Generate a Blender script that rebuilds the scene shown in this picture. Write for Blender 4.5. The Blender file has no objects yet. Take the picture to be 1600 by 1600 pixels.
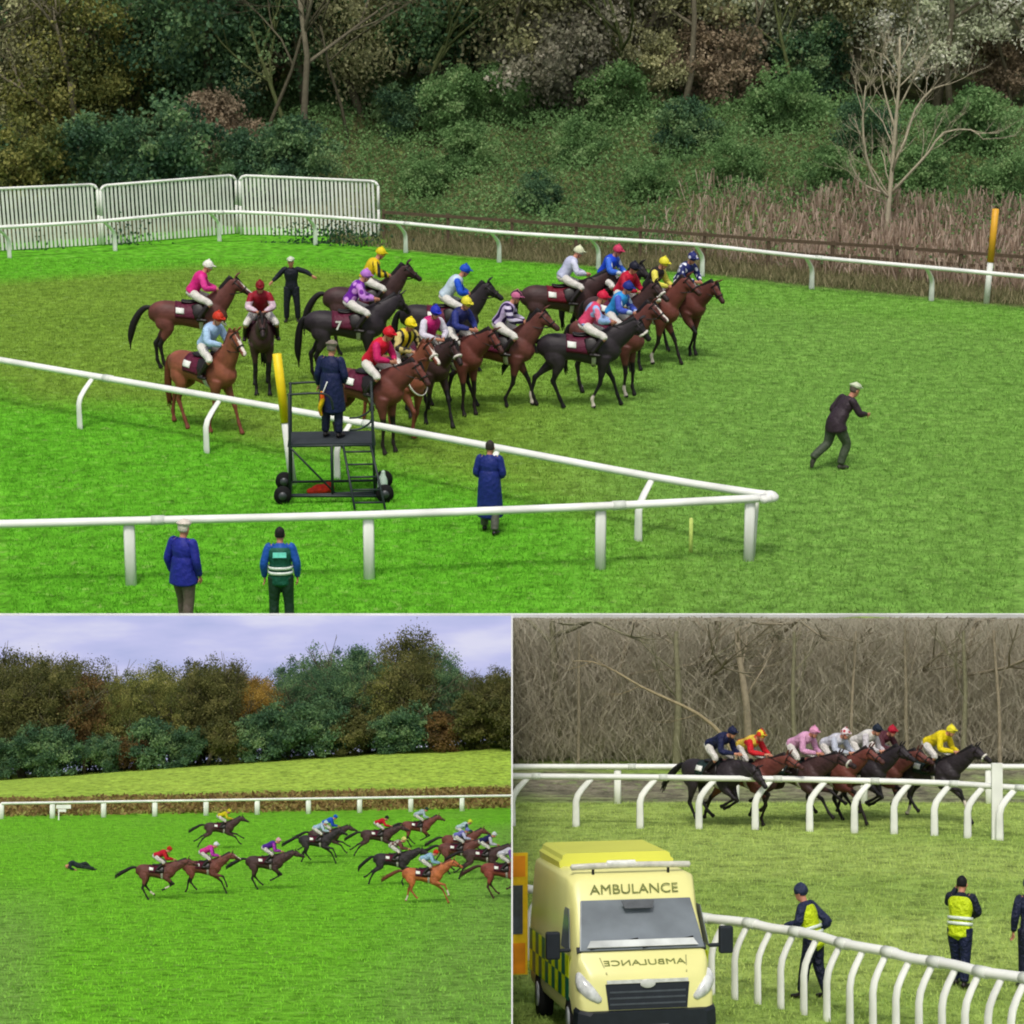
import bpy, bmesh, math, random
from mathutils import Vector, Matrix, noise
R = math.radians
V = Vector
scene = bpy.context.scene
COL = scene.collection

# ------------------------------------------------------------------ camera, sky, sun, exposure
FPX = 3600.0                      # focal length in pixels of the 1600 px photograph
PITCH = math.atan(988 / FPX)      # the camera tower looks down on the start
CAM_H = 11.5
cam_d = bpy.data.cameras.new('camera'); cam = bpy.data.objects.new('camera', cam_d); COL.objects.link(cam)
cam_d.sensor_width = 36; cam_d.lens = 36 * FPX / 1600; cam_d.clip_start = 0.5; cam_d.clip_end = 3000
cam.location = (0, 0, CAM_H); cam.rotation_euler = (R(90) - PITCH, 0, 0)
scene.camera = cam
SUN_EL, SUN_AZ = 64, 190          # azimuth the light comes from, clockwise from +Y
w = bpy.data.worlds.new("World"); scene.world = w; w.use_nodes = True
nt = w.node_tree
sky = nt.nodes.new('ShaderNodeTexSky'); sky.sky_type = 'NISHITA'; sky.sun_disc = False
sky.sun_elevation = R(SUN_EL); sky.sun_rotation = R(SUN_AZ); sky.dust_density = 4; sky.air_density = 0.8
hs = nt.nodes.new('ShaderNodeHueSaturation'); hs.inputs['Saturation'].default_value = .45      # hazy overcast
nt.links.new(sky.outputs[0], hs.inputs['Color']); nt.links.new(hs.outputs[0], nt.nodes['Background'].inputs[0]); nt.nodes['Background'].inputs[1].default_value = 0.12
sd = bpy.data.lights.new('sun', 'SUN'); sd.energy = 1.5; sd.angle = R(10); sd.color = (1, .95, .87)
so = bpy.data.objects.new('sun', sd); COL.objects.link(so)
a = R(SUN_AZ); e = R(SUN_EL)
so.rotation_euler = V((-math.sin(a) * math.cos(e), -math.cos(a) * math.cos(e), -math.sin(e))).to_track_quat('-Z', 'Y').to_euler()
scene.view_settings.view_transform = 'Standard'; scene.view_settings.look = 'None'
scene.view_settings.exposure = 0.30
scene.cycles.filter_width = 2.0; scene.view_settings.gamma = 1

# ------------------------------------------------------------------ the three grounds
# upper: the start, full size and level.  lower left / lower right: two model displays (1:8 and 1:3)
# on sloping boards in front of the coped wall, parted by a thin white partition.
class Ground:
    def __init__(s, yh, H, scale):
        s.th = math.atan((800 - yh) / FPX); s.H = H; s.s = scale
        tilt = Matrix.Rotation(-(PITCH - s.th), 4, 'X')
        origin = V((0, 0, CAM_H)) - tilt @ V((0, 0, H * scale))
        s.M = Matrix.Translation(origin) @ tilt @ Matrix.Scale(scale, 4)
    def at(s, x, y, z=0.0):          # ground point seen at pixel x, y of the photograph
        d = Matrix.Rotation(R(90) - s.th, 3, 'X') @ V(((x - 800) / FPX, (800 - y) / FPX, -1))
        t = (z - s.H) / d.z
        return V((d.x * t, d.y * t, z))
    def on(s, x, y, Y):              # point seen at pixel x, y at ground distance Y
        d = Matrix.Rotation(R(90) - s.th, 3, 'X') @ V(((x - 800) / FPX, (800 - y) / FPX, -1))
        t = Y / d.y
        return V((d.x * t, Y, s.H + d.z * t))
    def px(s, p):
        q = Matrix.Rotation(-(R(90) - s.th), 3, 'X') @ (V(p) - V((0, 0, s.H)))
        return 800 + FPX * q.x / -q.z, 800 - FPX * q.y / -q.z
G1 = Ground(-188, CAM_H, 1.0)
G2 = Ground(1095, 8.9, 1 / 8)
G3 = Ground(860, 7.0, 1 / 3)

# ------------------------------------------------------------------ materials
def lin(c):
    return tuple(((v / 255) / 12.92 if v <= 10 else (((v / 255) + .055) / 1.055) ** 2.4) for v in c)
_m = {}
def newmat(name, rough=.7, spec=.3, metal=0):
    m = bpy.data.materials.new(name); m.use_nodes = True
    b = m.node_tree.nodes['Principled BSDF']
    b.inputs['Roughness'].default_value = rough; b.inputs['Specular IOR Level'].default_value = spec
    b.inputs['Metallic'].default_value = metal
    return m, m.node_tree, b
def N(t, kind, **kw):
    n = t.nodes.new(kind)
    for k, v in kw.items():
        if k in n.inputs: n.inputs[k].default_value = v
        else: setattr(n, k, v)
    return n
def ramp(t, fac, stops):
    r = t.nodes.new('ShaderNodeValToRGB')
    while len(r.color_ramp.elements) < len(stops): r.color_ramp.elements.new(.5)
    for e_, (p, c) in zip(r.color_ramp.elements, stops): e_.position = p; e_.color = (*c, 1)
    t.links.new(fac, r.inputs[0]); return r.outputs[0]
def mixc(t, a_, b_, f, mode='MIX'):
    n = t.nodes.new('ShaderNodeMix'); n.data_type = 'RGBA'; n.blend_type = mode
    for i, v in ((0, f), (6, a_), (7, b_)):
        if isinstance(v, (int, float)): n.inputs[i].default_value = v
        elif isinstance(v, tuple): n.inputs[i].default_value = (*v, 1) if len(v) == 3 else v
        else: t.links.new(v, n.inputs[i])
    return n.outputs[2]
def bump(t, b, h, strength, dist):
    n = N(t, 'ShaderNodeBump', Strength=strength, Distance=dist); t.links.new(h, n.inputs['Height']); t.links.new(n.outputs[0], b.inputs['Normal'])
def plain(c, rough=.7, spec=.3, metal=0, var=.22, scale=9.0, key=None):
    k = ('p', c, rough, spec, metal, var, scale)
    if k in _m: return _m[k]
    m, t, b = newmat('plain_%d_%d_%d' % c, rough, spec, metal)
    co = N(t, 'ShaderNodeTexCoord'); no = N(t, 'ShaderNodeTexNoise', Scale=scale, Detail=5.0)
    t.links.new(co.outputs['Object'], no.inputs['Vector'])
    L = lin(c)
    o = ramp(t, no.outputs[0], [(.3, tuple(v * (1 - var) for v in L)), (.7, tuple(min(1, v * (1 + var * .7)) for v in L))])
    t.links.new(o, b.inputs['Base Color']); _m[k] = m
    return m
def cloth(c, c2=None, kind='plain', scale=6.0):
    k = ('c', c, c2, kind, scale)
    if k in _m: return _m[k]
    m, t, b = newmat('silk_%s' % kind, .55, .25)
    co = N(t, 'ShaderNodeTexCoord')
    L = lin(c); base = tuple(L)
    if kind != 'plain':
        M2 = lin(c2)
        mp = N(t, 'ShaderNodeMapping'); t.links.new(co.outputs['Object'], mp.inputs[0])
        if kind == 'spots':
            x = N(t, 'ShaderNodeTexVoronoi', Scale=scale); x.inputs['Randomness'].default_value = .25
            t.links.new(mp.outputs[0], x.inputs['Vector']); f = ramp(t, x.outputs['Distance'], [(.33, (1, 1, 1)), (.38, (0, 0, 0))])
        elif kind == 'check':
            x = N(t, 'ShaderNodeTexChecker', Scale=scale); t.links.new(mp.outputs[0], x.inputs['Vector']); f = x.outputs['Fac']
        elif kind == 'patch':
            x = N(t, 'ShaderNodeTexNoise', Scale=scale, Detail=1.0); t.links.new(mp.outputs[0], x.inputs['Vector']); f = ramp(t, x.outputs[0], [(.49, (0, 0, 0)), (.53, (1, 1, 1))])
        else:
            x = N(t, 'ShaderNodeTexWave', Scale=scale); x.bands_direction = {'stripe': 'Y', 'hoop': 'Z', 'chev': 'X'}[kind]
            t.links.new(mp.outputs[0], x.inputs['Vector']); f = ramp(t, x.outputs['Fac'], [(.48, (0, 0, 0)), (.54, (1, 1, 1))])
        base = mixc(t, tuple(L), tuple(M2), f)
    no = N(t, 'ShaderNodeTexNoise', Scale=7.0, Detail=4.0); t.links.new(co.outputs['Object'], no.inputs['Vector'])
    sh = ramp(t, no.outputs[0], [(.3, (.72, .72, .72)), (.7, (1.0, 1.0, 1.0))])
    t.links.new(mixc(t, base, sh, 1.0, 'MULTIPLY'), b.inputs['Base Color'])
    n2 = N(t, 'ShaderNodeTexNoise', Scale=14.0, Detail=3.0); t.links.new(co.outputs['Object'], n2.inputs['Vector'])
    bump(t, b, n2.outputs[0], .8, .03)
    _m[k] = m; return m
def coat_mat(c, points=(22, 17, 15), socks=False, blaze=False):
    k = ('h', c, points, socks, blaze)
    if k in _m: return _m[k]
    m, t, b = newmat('horse_coat', .55, .3)
    co = N(t, 'ShaderNodeTexCoord'); no = N(t, 'ShaderNodeTexNoise', Scale=3.2, Detail=5.0); t.links.new(co.outputs['Object'], no.inputs['Vector'])
    L = lin(c)
    base = ramp(t, no.outputs[0], [(.3, tuple(v * .62 for v in L)), (.7, tuple(v * 1.25 for v in L))])
    at = N(t, 'ShaderNodeAttribute'); at.attribute_name = 'marks'
    s = N(t, 'ShaderNodeSeparateColor'); t.links.new(at.outputs['Color'], s.inputs[0])
    base = mixc(t, base, lin(points), s.outputs[0])
    if socks: base = mixc(t, base, lin((200, 190, 175)), s.outputs[1])
    if blaze: base = mixc(t, base, lin((215, 205, 195)), s.outputs[2])
    t.links.new(base, b.inputs['Base Color'])
    n2 = N(t, 'ShaderNodeTexNoise', Scale=9.0, Detail=4.0); t.links.new(co.outputs['Object'], n2.inputs['Vector']); bump(t, b, n2.outputs[0], .35, .03)
    _m[k] = m; return m
def leaf_mat(name, cols, trans=.0):
    k = ('l', name)
    if k in _m: return _m[k]
    m, t, b = newmat(name, .65, .25)
    at = N(t, 'ShaderNodeAttribute'); at.attribute_name = 'tone'
    n = len(cols)
    o = ramp(t, at.outputs['Fac'], [(i / (n - 1), lin(c)) for i, c in enumerate(cols)])
    t.links.new(o, b.inputs['Base Color']); _m[k] = m
    tr = N(t, 'ShaderNodeBsdfTranslucent'); t.links.new(o, tr.inputs[0]); mx = N(t, 'ShaderNodeMixShader'); mx.inputs[0].default_value = .35
    t.links.new(b.outputs[0], mx.inputs[1]); t.links.new(tr.outputs[0], mx.inputs[2]); t.links.new(mx.outputs[0], t.nodes['Material Output'].inputs[0])
    return m
def ground_mat(name, zones, fine=9.0, streak=1.0):
    """zones: colours picked by the channels of the 'zone' attribute (base, r, g, b), broken up by noise"""
    m, t, b = newmat(name, .95, .04)
    co = N(t, 'ShaderNodeTexCoord'); at = N(t, 'ShaderNodeAttribute'); at.attribute_name = 'zone'
    s = N(t, 'ShaderNodeSeparateColor'); t.links.new(at.outputs['Color'], s.inputs[0])
    mp = N(t, 'ShaderNodeMapping'); mp.inputs['Scale'].default_value = (1, streak, 1); t.links.new(co.outputs['Object'], mp.inputs[0])
    nA = N(t, 'ShaderNodeTexNoise', Scale=.35, Detail=4.0); nB = N(t, 'ShaderNodeTexNoise', Scale=fine * .33, Detail=6.0, Roughness=.7); nC = N(t, 'ShaderNodeTexNoise', Scale=fine * 3, Detail=3.0)
    for n in (nA, nB, nC): t.links.new(mp.outputs[0], n.inputs['Vector'])
    def tone(c, v=.55):
        L = lin(c)
        return ramp(t, nB.outputs[0], [(.33, tuple(x * (1 - v) for x in L)), (.5, L), (.67, tuple(min(1, x * (1 + v * .8)) for x in L))])
    # wobble the zone borders
    base = tone(zones[0])
    for i, z in enumerate(zones[1:]):
        mth = N(t, 'ShaderNodeMath'); mth.operation = 'MULTIPLY_ADD'; t.links.new(nB.outputs[0], mth.inputs[0]); mth.inputs[1].default_value = .5; t.links.new(s.outputs[i], mth.inputs[2])
        f = ramp(t, mth.outputs[0], [(.35, (0, 0, 0)), (1.0, (1, 1, 1))])
        base = mixc(t, base, tone(z), f)
    lo = ramp(t, nA.outputs[0], [(.3, (.80, .84, .80)), (.7, (1.0, 1.0, 1.0))])
    base = mixc(t, base, lo, 1.0, 'MULTIPLY')
    hi = ramp(t, nC.outputs[0], [(.33, (.72, .76, .72)), (.6, (1, 1, 1))])
    base = mixc(t, base, hi, 1.0, 'MULTIPLY')
    nD = N(t, 'ShaderNodeTexNoise', Scale=fine * .62, Detail=4.0, Roughness=.6); nE = N(t, 'ShaderNodeTexNoise', Scale=fine * .5, Detail=5.0, Distortion=.6)
    for n in (nD, nE): t.links.new(co.outputs['Object'], n.inputs['Vector'])
    base = mixc(t, base, ramp(t, nD.outputs[0], [(.56, (1, 1, 1)), (.66, (.60, .64, .62))]), 1.0, 'MULTIPLY')
    base = mixc(t, base, (.30, .48, .12), ramp(t, nE.outputs[0], [(.57, (0, 0, 0)), (.70, (.45, .45, .45))]))
    t.links.new(base, b.inputs['Base Color'])
    bump(t, b, nB.outputs[0], .6, .10)
    return m

WHITE = plain((228, 229, 222), .5, .35, var=.16, scale=1.3)
WHITE2 = plain((206, 210, 200), .5, .35, var=.15, scale=3.0)
WOOD = plain((92, 78, 62), .85, .2)
BLACK = plain((16, 17, 20), .45, .4)
LEATHER = plain((24, 17, 15), .4, .4)
SKIN = plain((190, 130, 105), .55, .4, var=.12)

# ------------------------------------------------------------------ mesh helpers
def cat(a0, a1, a2, a3, t):
    return 0.5 * ((2 * a1) + (-a0 + a2) * t + (2 * a0 - 5 * a1 + 4 * a2 - a3) * t * t + (-a0 + 3 * a1 - 3 * a2 + a3) * t * t * t)
def loft(bm, st, side=(0, 1, 0), n=12, sub=3, cap=.55):
    """closed tube through stations (point, side radius, other radius)"""
    st = [(V(p), float(ra), float(rb)) for p, ra, rb in st]
    if sub > 1:
        o = []
        for i in range(len(st) - 1):
            q = [st[max(i - 1, 0)], st[i], st[i + 1], st[min(i + 2, len(st) - 1)]]
            for j in range(sub):
                tt = j / sub
                p = cat(q[0][0], q[1][0], q[2][0], q[3][0], tt)
                lo_a, lo_b = min(q[1][1], q[2][1]), min(q[1][2], q[2][2])
                o.append((p, max(lo_a * .85, cat(q[0][1], q[1][1], q[2][1], q[3][1], tt)), max(lo_b * .85, cat(q[0][2], q[1][2], q[2][2], q[3][2], tt))))
        o.append(st[-1]); st = o
    side = V(side).normalized()
    rings = []; m = len(st); tang = []
    for i in range(m):
        tg = (st[min(i + 1, m - 1)][0] - st[max(i - 1, 0)][0])
        tang.append(tg.normalized() if tg.length > 1e-9 else V((0, 0, 1)))
    for i in range(m):
        p, ra, rb = st[i]; tg = tang[i]
        s = side - tg * side.dot(tg)
        if s.length < 1e-3: s = tg.orthogonal()
        s.normalize(); u = tg.cross(s)
        rings.append([bm.verts.new(p + s * (ra * math.cos(2 * math.pi * k / n)) + u * (rb * math.sin(2 * math.pi * k / n))) for k in range(n)])
    for i in range(m - 1):
        for k in range(n):
            bm.faces.new((rings[i][k], rings[i][(k + 1) % n], rings[i + 1][(k + 1) % n], rings[i + 1][k]))
    a_ = bm.verts.new(st[0][0] - tang[0] * min(st[0][1], st[0][2]) * cap); z_ = bm.verts.new(st[-1][0] + tang[-1] * min(st[-1][1], st[-1][2]) * cap)
    for k in range(n):
        bm.faces.new((rings[0][(k + 1) % n], rings[0][k], a_)); bm.faces.new((rings[-1][k], rings[-1][(k + 1) % n], z_))
def ball(bm, c, rx, ry, rz, n=12):
    mt = Matrix.Translation(V(c)) @ Matrix.Diagonal((rx, ry, rz, 1))
    bmesh.ops.create_uvsphere(bm, u_segments=n, v_segments=max(6, n // 2 + 2), radius=1, matrix=mt)
def box(bm, c, s, rot=None):
    mt = Matrix.Translation(V(c)) @ (rot.to_4x4() if rot else Matrix()) @ Matrix.Diagonal((*s, 1))
    return bmesh.ops.create_cube(bm, size=1, matrix=mt)['verts']
def rod(bm, a_, b_, r, n=8):
    loft(bm, [(a_, r, r), (b_, r, r)], side=(0.31, .92, .21), n=n, sub=1)
def bar(bm, a_, b_, w_, d_, side=(0, 1, 0)):
    """square bar from a to b"""
    a_, b_ = V(a_), V(b_); tg = (b_ - a_).normalized(); s = V(side) - tg * V(side).dot(tg)
    if s.length < 1e-3: s = tg.orthogonal()
    s.normalize(); u = tg.cross(s)
    q = [[bm.verts.new(p + s * (w_ / 2 * i) + u * (d_ / 2 * j)) for i, j in ((-1, -1), (1, -1), (1, 1), (-1, 1))] for p in (a_, b_)]
    for k in range(4): bm.faces.new((q[0][k], q[0][(k + 1) % 4], q[1][(k + 1) % 4], q[1][k]))
    bm.faces.new(q[0][::-1]); bm.faces.new(q[1])
def band(bm, c, axis, side, ra, rb, w_=.02, th=.008, n=20, a0=0, a1=360):
    """strap: a flat hoop round axis"""
    axis = V(axis).normalized(); s = V(side) - axis * V(side).dot(axis); s.normalize(); u = axis.cross(s); c = V(c)
    full = abs(a1 - a0) >= 360; rows = []
    for k in range(n + (0 if full else 1)):
        an = R(a0 + (a1 - a0) * k / n); d = s * math.cos(an) * ra + u * math.sin(an) * rb; nn = d.normalized()
        rows.append([bm.verts.new(c + d + nn * o + axis * x) for x, o in ((-w_ / 2, 0), (w_ / 2, 0), (w_ / 2, th), (-w_ / 2, th))])
    for k in range(len(rows) if full else len(rows) - 1):
        r0, r1 = rows[k], rows[(k + 1) % len(rows)]
        for j in range(4): bm.faces.new((r0[j], r0[(j + 1) % 4], r1[(j + 1) % 4], r1[j]))
def tomesh(bm, name='m', smooth=True):
    bmesh.ops.recalc_face_normals(bm, faces=bm.faces)
    me = bpy.data.meshes.new(name); bm.to_mesh(me); bm.free()
    if smooth: me.polygons.foreach_set('use_smooth', [True] * len(me.polygons))
    return me
def voxel(bm, size, smooth=3):
    me = tomesh(bm, 'tmp'); o = bpy.data.objects.new('tmp', me); COL.objects.link(o)
    r = o.modifiers.new('r', 'REMESH'); r.mode = 'VOXEL'; r.voxel_size = size; r.use_smooth_shade = True
    if smooth:
        s = o.modifiers.new('s', 'SMOOTH'); s.factor = .5; s.iterations = smooth
    dg = bpy.context.evaluated_depsgraph_get()
    out = bpy.data.meshes.new_from_object(o.evaluated_get(dg))
    bpy.data.objects.remove(o); bpy.data.meshes.remove(me)
    out.polygons.foreach_set('use_smooth', [True] * len(out.polygons))
    return out
def tag(o, label=None, cat_=None, group=None, kind=None):
    if label: o['label'] = label
    if cat_: o['category'] = cat_
    if group: o['group'] = group
    if kind: o['kind'] = kind
    return o
def obj(name, me, mat, parent=None, M=None):
    if isinstance(me, bmesh.types.BMesh): me = tomesh(me, name, False)
    o = bpy.data.objects.new(name, me); COL.objects.link(o)
    if not me.materials: me.materials.append(None)
    o.material_slots[0].link = 'OBJECT'; o.material_slots[0].material = mat
    if parent: o.parent = parent
    if M is not None: o.matrix_world = M
    return o
def empty(name, M, label, cat_, group=None):
    o = bpy.data.objects.new(name, None); COL.objects.link(o); o.matrix_world = M; o.empty_display_size = .3
    return tag(o, label, cat_, group)
def place(G, p, yaw=0.0, s=1.0, tiltx=0, tilty=0):
    return G.M @ Matrix.Translation(V(p)) @ Matrix.Rotation(R(yaw), 4, 'Z') @ Matrix.Rotation(R(tilty), 4, 'Y') @ Matrix.Rotation(R(tiltx), 4, 'X') @ Matrix.Scale(s, 4)
LEFT_BOARD, RIGHT_BOARD = [], []      # things cut clean at the partition

# ------------------------------------------------------------------ setting: grounds
def grid(name, G, xs, ys, hf, zone, mat):
    bm = bmesh.new(); vs = []
    lay = bm.verts.layers.float_color.new('zone')
    for y in ys:
        row = []
        for x in xs:
            v = bm.verts.new((x, y, hf(x, y))); z = zone(x, y, v.co.z); v[lay] = (*z, 1); row.append(v)
        vs.append(row)
    for j in range(len(ys) - 1):
        for i in range(len(xs) - 1):
            bm.faces.new((vs[j][i], vs[j][i + 1], vs[j + 1][i + 1], vs[j + 1][i]))
    o = obj(name, tomesh(bm, name), mat); o.matrix_world = G.M; tag(o, kind='structure'); return o
def fr(a_, b_, n): return [a_ + (b_ - a_) * i / n for i in range(n + 1)]
def interp(tab, x):
    if x <= tab[0][0]: return tab[0][1]
    for (x0, y0), (x1, y1) in zip(tab, tab[1:]):
        if x <= x1: return y0 + (y1 - y0) * (x - x0) / (x1 - x0)
    return tab[-1][1]
def sm(x, a_, b_):
    t = max(0, min(1, (x - a_) / (b_ - a_))); return t * t * (3 - 2 * t)

FAR_FEET = [(-150, 412), (15, 403), (180, 392), (343, 377), (493, 383), (634, 395), (780, 410), (935, 421), (1097, 432), (1268, 452), (1455, 470), (1640, 489)]
NEAR_FEET = [(-75, 632), (125, 670), (323, 708), (527, 748), (757, 795), (997, 845), (1170, 877)]
LOW_FEET = [(-170, 925), (205, 915), (577, 905), (938, 890), (1170, 877)]
far_g = [(p.x, p.y) for p in (G1.at(*q) for q in FAR_FEET)]
far_g = [(-60, far_g[0][1])] + far_g + [(70, far_g[-1][1] - 30)]
def bank_h(x, y):
    d = y - interp(far_g, x)
    h = 3.0 * sm(d, 3.5, 22) if x > -6 else 3.0 * sm(d, 3.5, 22) * sm(x, -16, -6) + .5 * sm(d, 4, 12)
    h += (.18 * noise.noise(V((x * .3, y * .3, 0))) + .55 * abs(noise.noise(V((x * .45, y * .35, 7))))) * sm(d, 3, 7)
    return h
def zone1(x, y, z):
    px, py = G1.px((x, y, 0)); d = interp(far_g, x) - y      # metres inside the far rail
    wob = noise.noise(V((x * .25, y * .12, 3))) * .7
    soil = sm(-d, .1 if px > 600 else 3.2, .9 if px > 600 else 4.5)
    nl = interp([(-200, 610), (125, 670), (323, 708), (757, 795), (1170, 877), (1300, 960), (1500, 1100)], px)
    infield = sm(py, nl - 90 + 55 * noise.noise(V((x * .3, y * .2, 9))), nl + 20)
    strip = (1 - sm(d, 3.0 + wob, 6.5 + wob)) * (1 - soil)
    if px > 1150: strip *= .75
    vivid = max(infield * (1 - sm(px, 700, 1250) * .8), strip * .85)
    right = sm(px, 650, 1250) * (1 - vivid * .6)
    return (vivid, right, soil)
m1 = ground_mat('start_turf', [(120, 152, 56), (102, 174, 44), (118, 160, 72), (92, 94, 62)], 9.0)
grid('grass_ground', G1, fr(-46, 46, 150), [31.2 + i * .3 for i in range(int(52 / .3))] + fr(84, 200, 30), bank_h, zone1, m1)
# white-coped wall along the near side of the course
WY = 30.48; WZ = CAM_H - 32.03 * math.sin(PITCH + math.atan(160 / FPX))
bm = bmesh.new(); box(bm, (0, WY + .20, WZ / 2 - .72), (46, .26, WZ + 1.2 - .05))
wl = obj('course_wall', bm, plain((112, 102, 84), .9, .1)); tag(wl, 'low rendered wall under the white coping, dividing upper course from lower grounds', 'wall')
bm = bmesh.new(); box(bm, (0, WY + .025, WZ - .12), (46, .045, .24)); cp = obj('coping', bm, WHITE, wl)
# partition between the two lower grounds: a thin white board seen on edge
def ax(Zc, y):     # point on the symmetry plane at camera depth Zc seen at pixel row y
    up = (800 - y) / FPX * Zc
    return V((0, math.cos(PITCH) * Zc + math.sin(PITCH) * up, CAM_H - math.sin(PITCH) * Zc + math.cos(PITCH) * up))
bm = bmesh.new(); t_ = .0038
q = [ax(5.5, 961), ax(31.6, 961), ax(31.6, 1300), ax(5.5, 1640)]
v0 = [bm.verts.new(p + V((-t_ / 2, 0, 0))) for p in q]; v1 = [bm.verts.new(p + V((t_ / 2, 0, 0))) for p in q]
bm.faces.new(v0); bm.faces.new(v1[::-1])
for k in range(4): bm.faces.new((v0[k], v0[(k + 1) % 4], v1[(k + 1) % 4], v1[k]))
tag(obj('partition_wall', bm, WHITE), kind='structure')

# lower left ground: flat turf, earth bank behind the rail, field rising to the wood
RAIL2 = [(x, interp([(0, 1280), (400, 1273), (800, 1266)], x)) for x in range(2, 900, 80)]
def yr2(x): 
    return interp([(G2.at(0, 1280).x, G2.at(0, 1280).y), (0, G2.at(800, 1266).y)], x)
def h2(x, y):
    f = (x + 50) / 50; crest = 8.9 - (interp([(0, 1218), (1, 1163)], f) - 1095) / FPX * 226
    d = y - yr2(x)
    return .5 * sm(d, 2, 6) + (crest - .5) * sm(d, 7, 44) + .1 * noise.noise(V((x * .2, y * .2, 0))) * sm(d, 2, 8)
def zone2(x, y, z):
    d = y - yr2(x)
    px, py = G2.px((x, y, 0)); dull = max(sm(px + (py - 1400) * .5, 560, 860), sm(-px, -130, 0) * sm(py, 1350, 1500) * .8) * (1 - sm(d, -30, -10)) + .35 * max(0, noise.noise(V((x * .12, y * .05, 2))))
    return (sm(d, 2, 5) * (1 - sm(d, 14, 22)), sm(d, 14, 24), min(.8, dull) if d < 0 else 0)
m2 = ground_mat('race_turf', [(122, 192, 48), (176, 154, 92), (178, 206, 84), (130, 176, 76)], 4.5, 1.0)
grid('race_turf', G2, fr(-66, -.03, 110), fr(50, 247, 200), h2, zone2, m2)
def zone3(x, y, z):
    return (sm(y, 63.6, 64.6) * .98, sm(noise.noise(V((x * .12, y * .16, 0))), -.2, .4), 0)
def h3(x, y): return .25 * sm(y, 66, 71) + .05 * noise.noise(V((x * .3, y * .3, 0))) + (max(0, y - 79) * .42 if y < 88.4 else 3.95) + .25 * noise.noise(V((x * .4, y * .4, 4))) * sm(y, 78, 81)
m3 = ground_mat('model_turf', [(164, 184, 98), (138, 131, 114), (150, 174, 88), (90, 90, 60)], 5.0, 1.0)
grid('home_turf', G3, fr(.012, 32, 90), fr(28, 93, 160), h3, zone3, m3)
# sky over the lower left ground
bm = bmesh.new()
tp = G2.on(400, 962, 247).z
box(bm, (-38, 248, tp / 2), (75.9, .6, tp))
m, t, b = newmat('sky_backdrop', 1, 0)
co = N(t, 'ShaderNodeTexCoord'); mp = N(t, 'ShaderNodeMapping'); mp.inputs['Scale'].default_value = (.05, 1, .22); t.links.new(co.outputs['Object'], mp.inputs[0])
no = N(t, 'ShaderNodeTexNoise', Scale=1.3, Detail=4.0); t.links.new(mp.outputs[0], no.inputs['Vector'])
o_ = ramp(t, no.outputs[0], [(.36, lin((172, 178, 218))), (.5, lin((186, 188, 226))), (.66, lin((208, 208, 230)))])
em = N(t, 'ShaderNodeEmission', Strength=.9); t.links.new(o_, em.inputs[0]); t.links.new(em.outputs[0], t.nodes['Material Output'].inputs[0])
so_ = obj('sky', bm, m); so_.matrix_world = G2.M; tag(so_, kind='structure')

# ------------------------------------------------------------------ vegetation
import numpy as np
def blades(name, G, n, h, wd, colfn, label, x0, x1, y0, y1, seed, hf=None):
    rs = np.random.RandomState(seed); y = y0 + (y1 - y0) * rs.rand(n); hw = y * 800 / FPX * 1.03
    x = (rs.rand(n) * 2 - 1) * hw; keep = (x > x0) & (x < x1); x, y = x[keep], y[keep]; n = len(x)
    z = np.array([hf(a_, b_) for a_, b_ in zip(x, y)]) if hf else np.zeros(n)
    an = rs.rand(n) * 6.283; hh = h * (.5 + rs.rand(n)); lx = rs.randn(n) * h * .45; ly = rs.randn(n) * h * .45
    co = np.empty((n, 3, 3)); co[:, 0] = np.stack([x - np.cos(an) * wd, y - np.sin(an) * wd, z - .01], 1); co[:, 1] = np.stack([x + np.cos(an) * wd, y + np.sin(an) * wd, z - .01], 1); co[:, 2] = np.stack([x + lx, y + ly, z + hh], 1)
    me = bpy.data.meshes.new(name); me.vertices.add(n * 3); me.vertices.foreach_set('co', co.ravel()); me.loops.add(n * 3); me.loops.foreach_set('vertex_index', np.arange(n * 3)); me.polygons.add(n); me.polygons.foreach_set('loop_start', np.arange(n) * 3)
    me.update(); me.validate(); at = me.color_attributes.new('tint', 'FLOAT_COLOR', 'POINT')
    cl = np.array([colfn(a_, b_) for a_, b_ in zip(x, y)]) * (.78 + .44 * rs.rand(n))[:, None]; c4 = np.ones((n, 3, 4)); c4[:, :, :3] = cl[:, None, :]; at.data.foreach_set('color', c4.ravel())
    m, t, b = newmat(name, .8, .08); a2 = N(t, 'ShaderNodeAttribute'); a2.attribute_name = 'tint'; t.links.new(a2.outputs['Color'], b.inputs['Base Color'])
    o = obj(name, me, m); o.matrix_world = G.M; tag(o, label, 'grass', kind='stuff'); return o
def mixzone(z, cols):
    c = np.array(lin(cols[0]))
    for f, q in zip(z, cols[1:]): c = c * (1 - f) + np.array(lin(q)) * f
    return c
blades('short_grass', G1, 230000, .055, .012, lambda x, y: mixzone(zone1(x, y, 0), [(120, 152, 56), (102, 174, 44), (118, 160, 72), (92, 94, 62)]), 'short green racecourse grass on the upper ground', -30, 30, 32, 72, 4)
blades('field_grass', G3, 90000, .06, .014, lambda x, y: mixzone(zone3(x, y, 0), [(164, 184, 98), (138, 131, 114), (150, 174, 88), (90, 90, 60)]), 'short green grass on the lower right course', .03, 30, 30, 64, 5, h3)
blades('track_grass', G2, 90000, .09, .022, lambda x, y: mixzone(zone2(x, y, 0), [(122, 192, 48), (176, 154, 92), (178, 206, 84), (130, 176, 76)]), 'bright green grass on the lower left track', -40, -.05, 60, 175, 6, h2)
def tone_layer(bm): return bm.verts.layers.float_color.new('tone')
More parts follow.
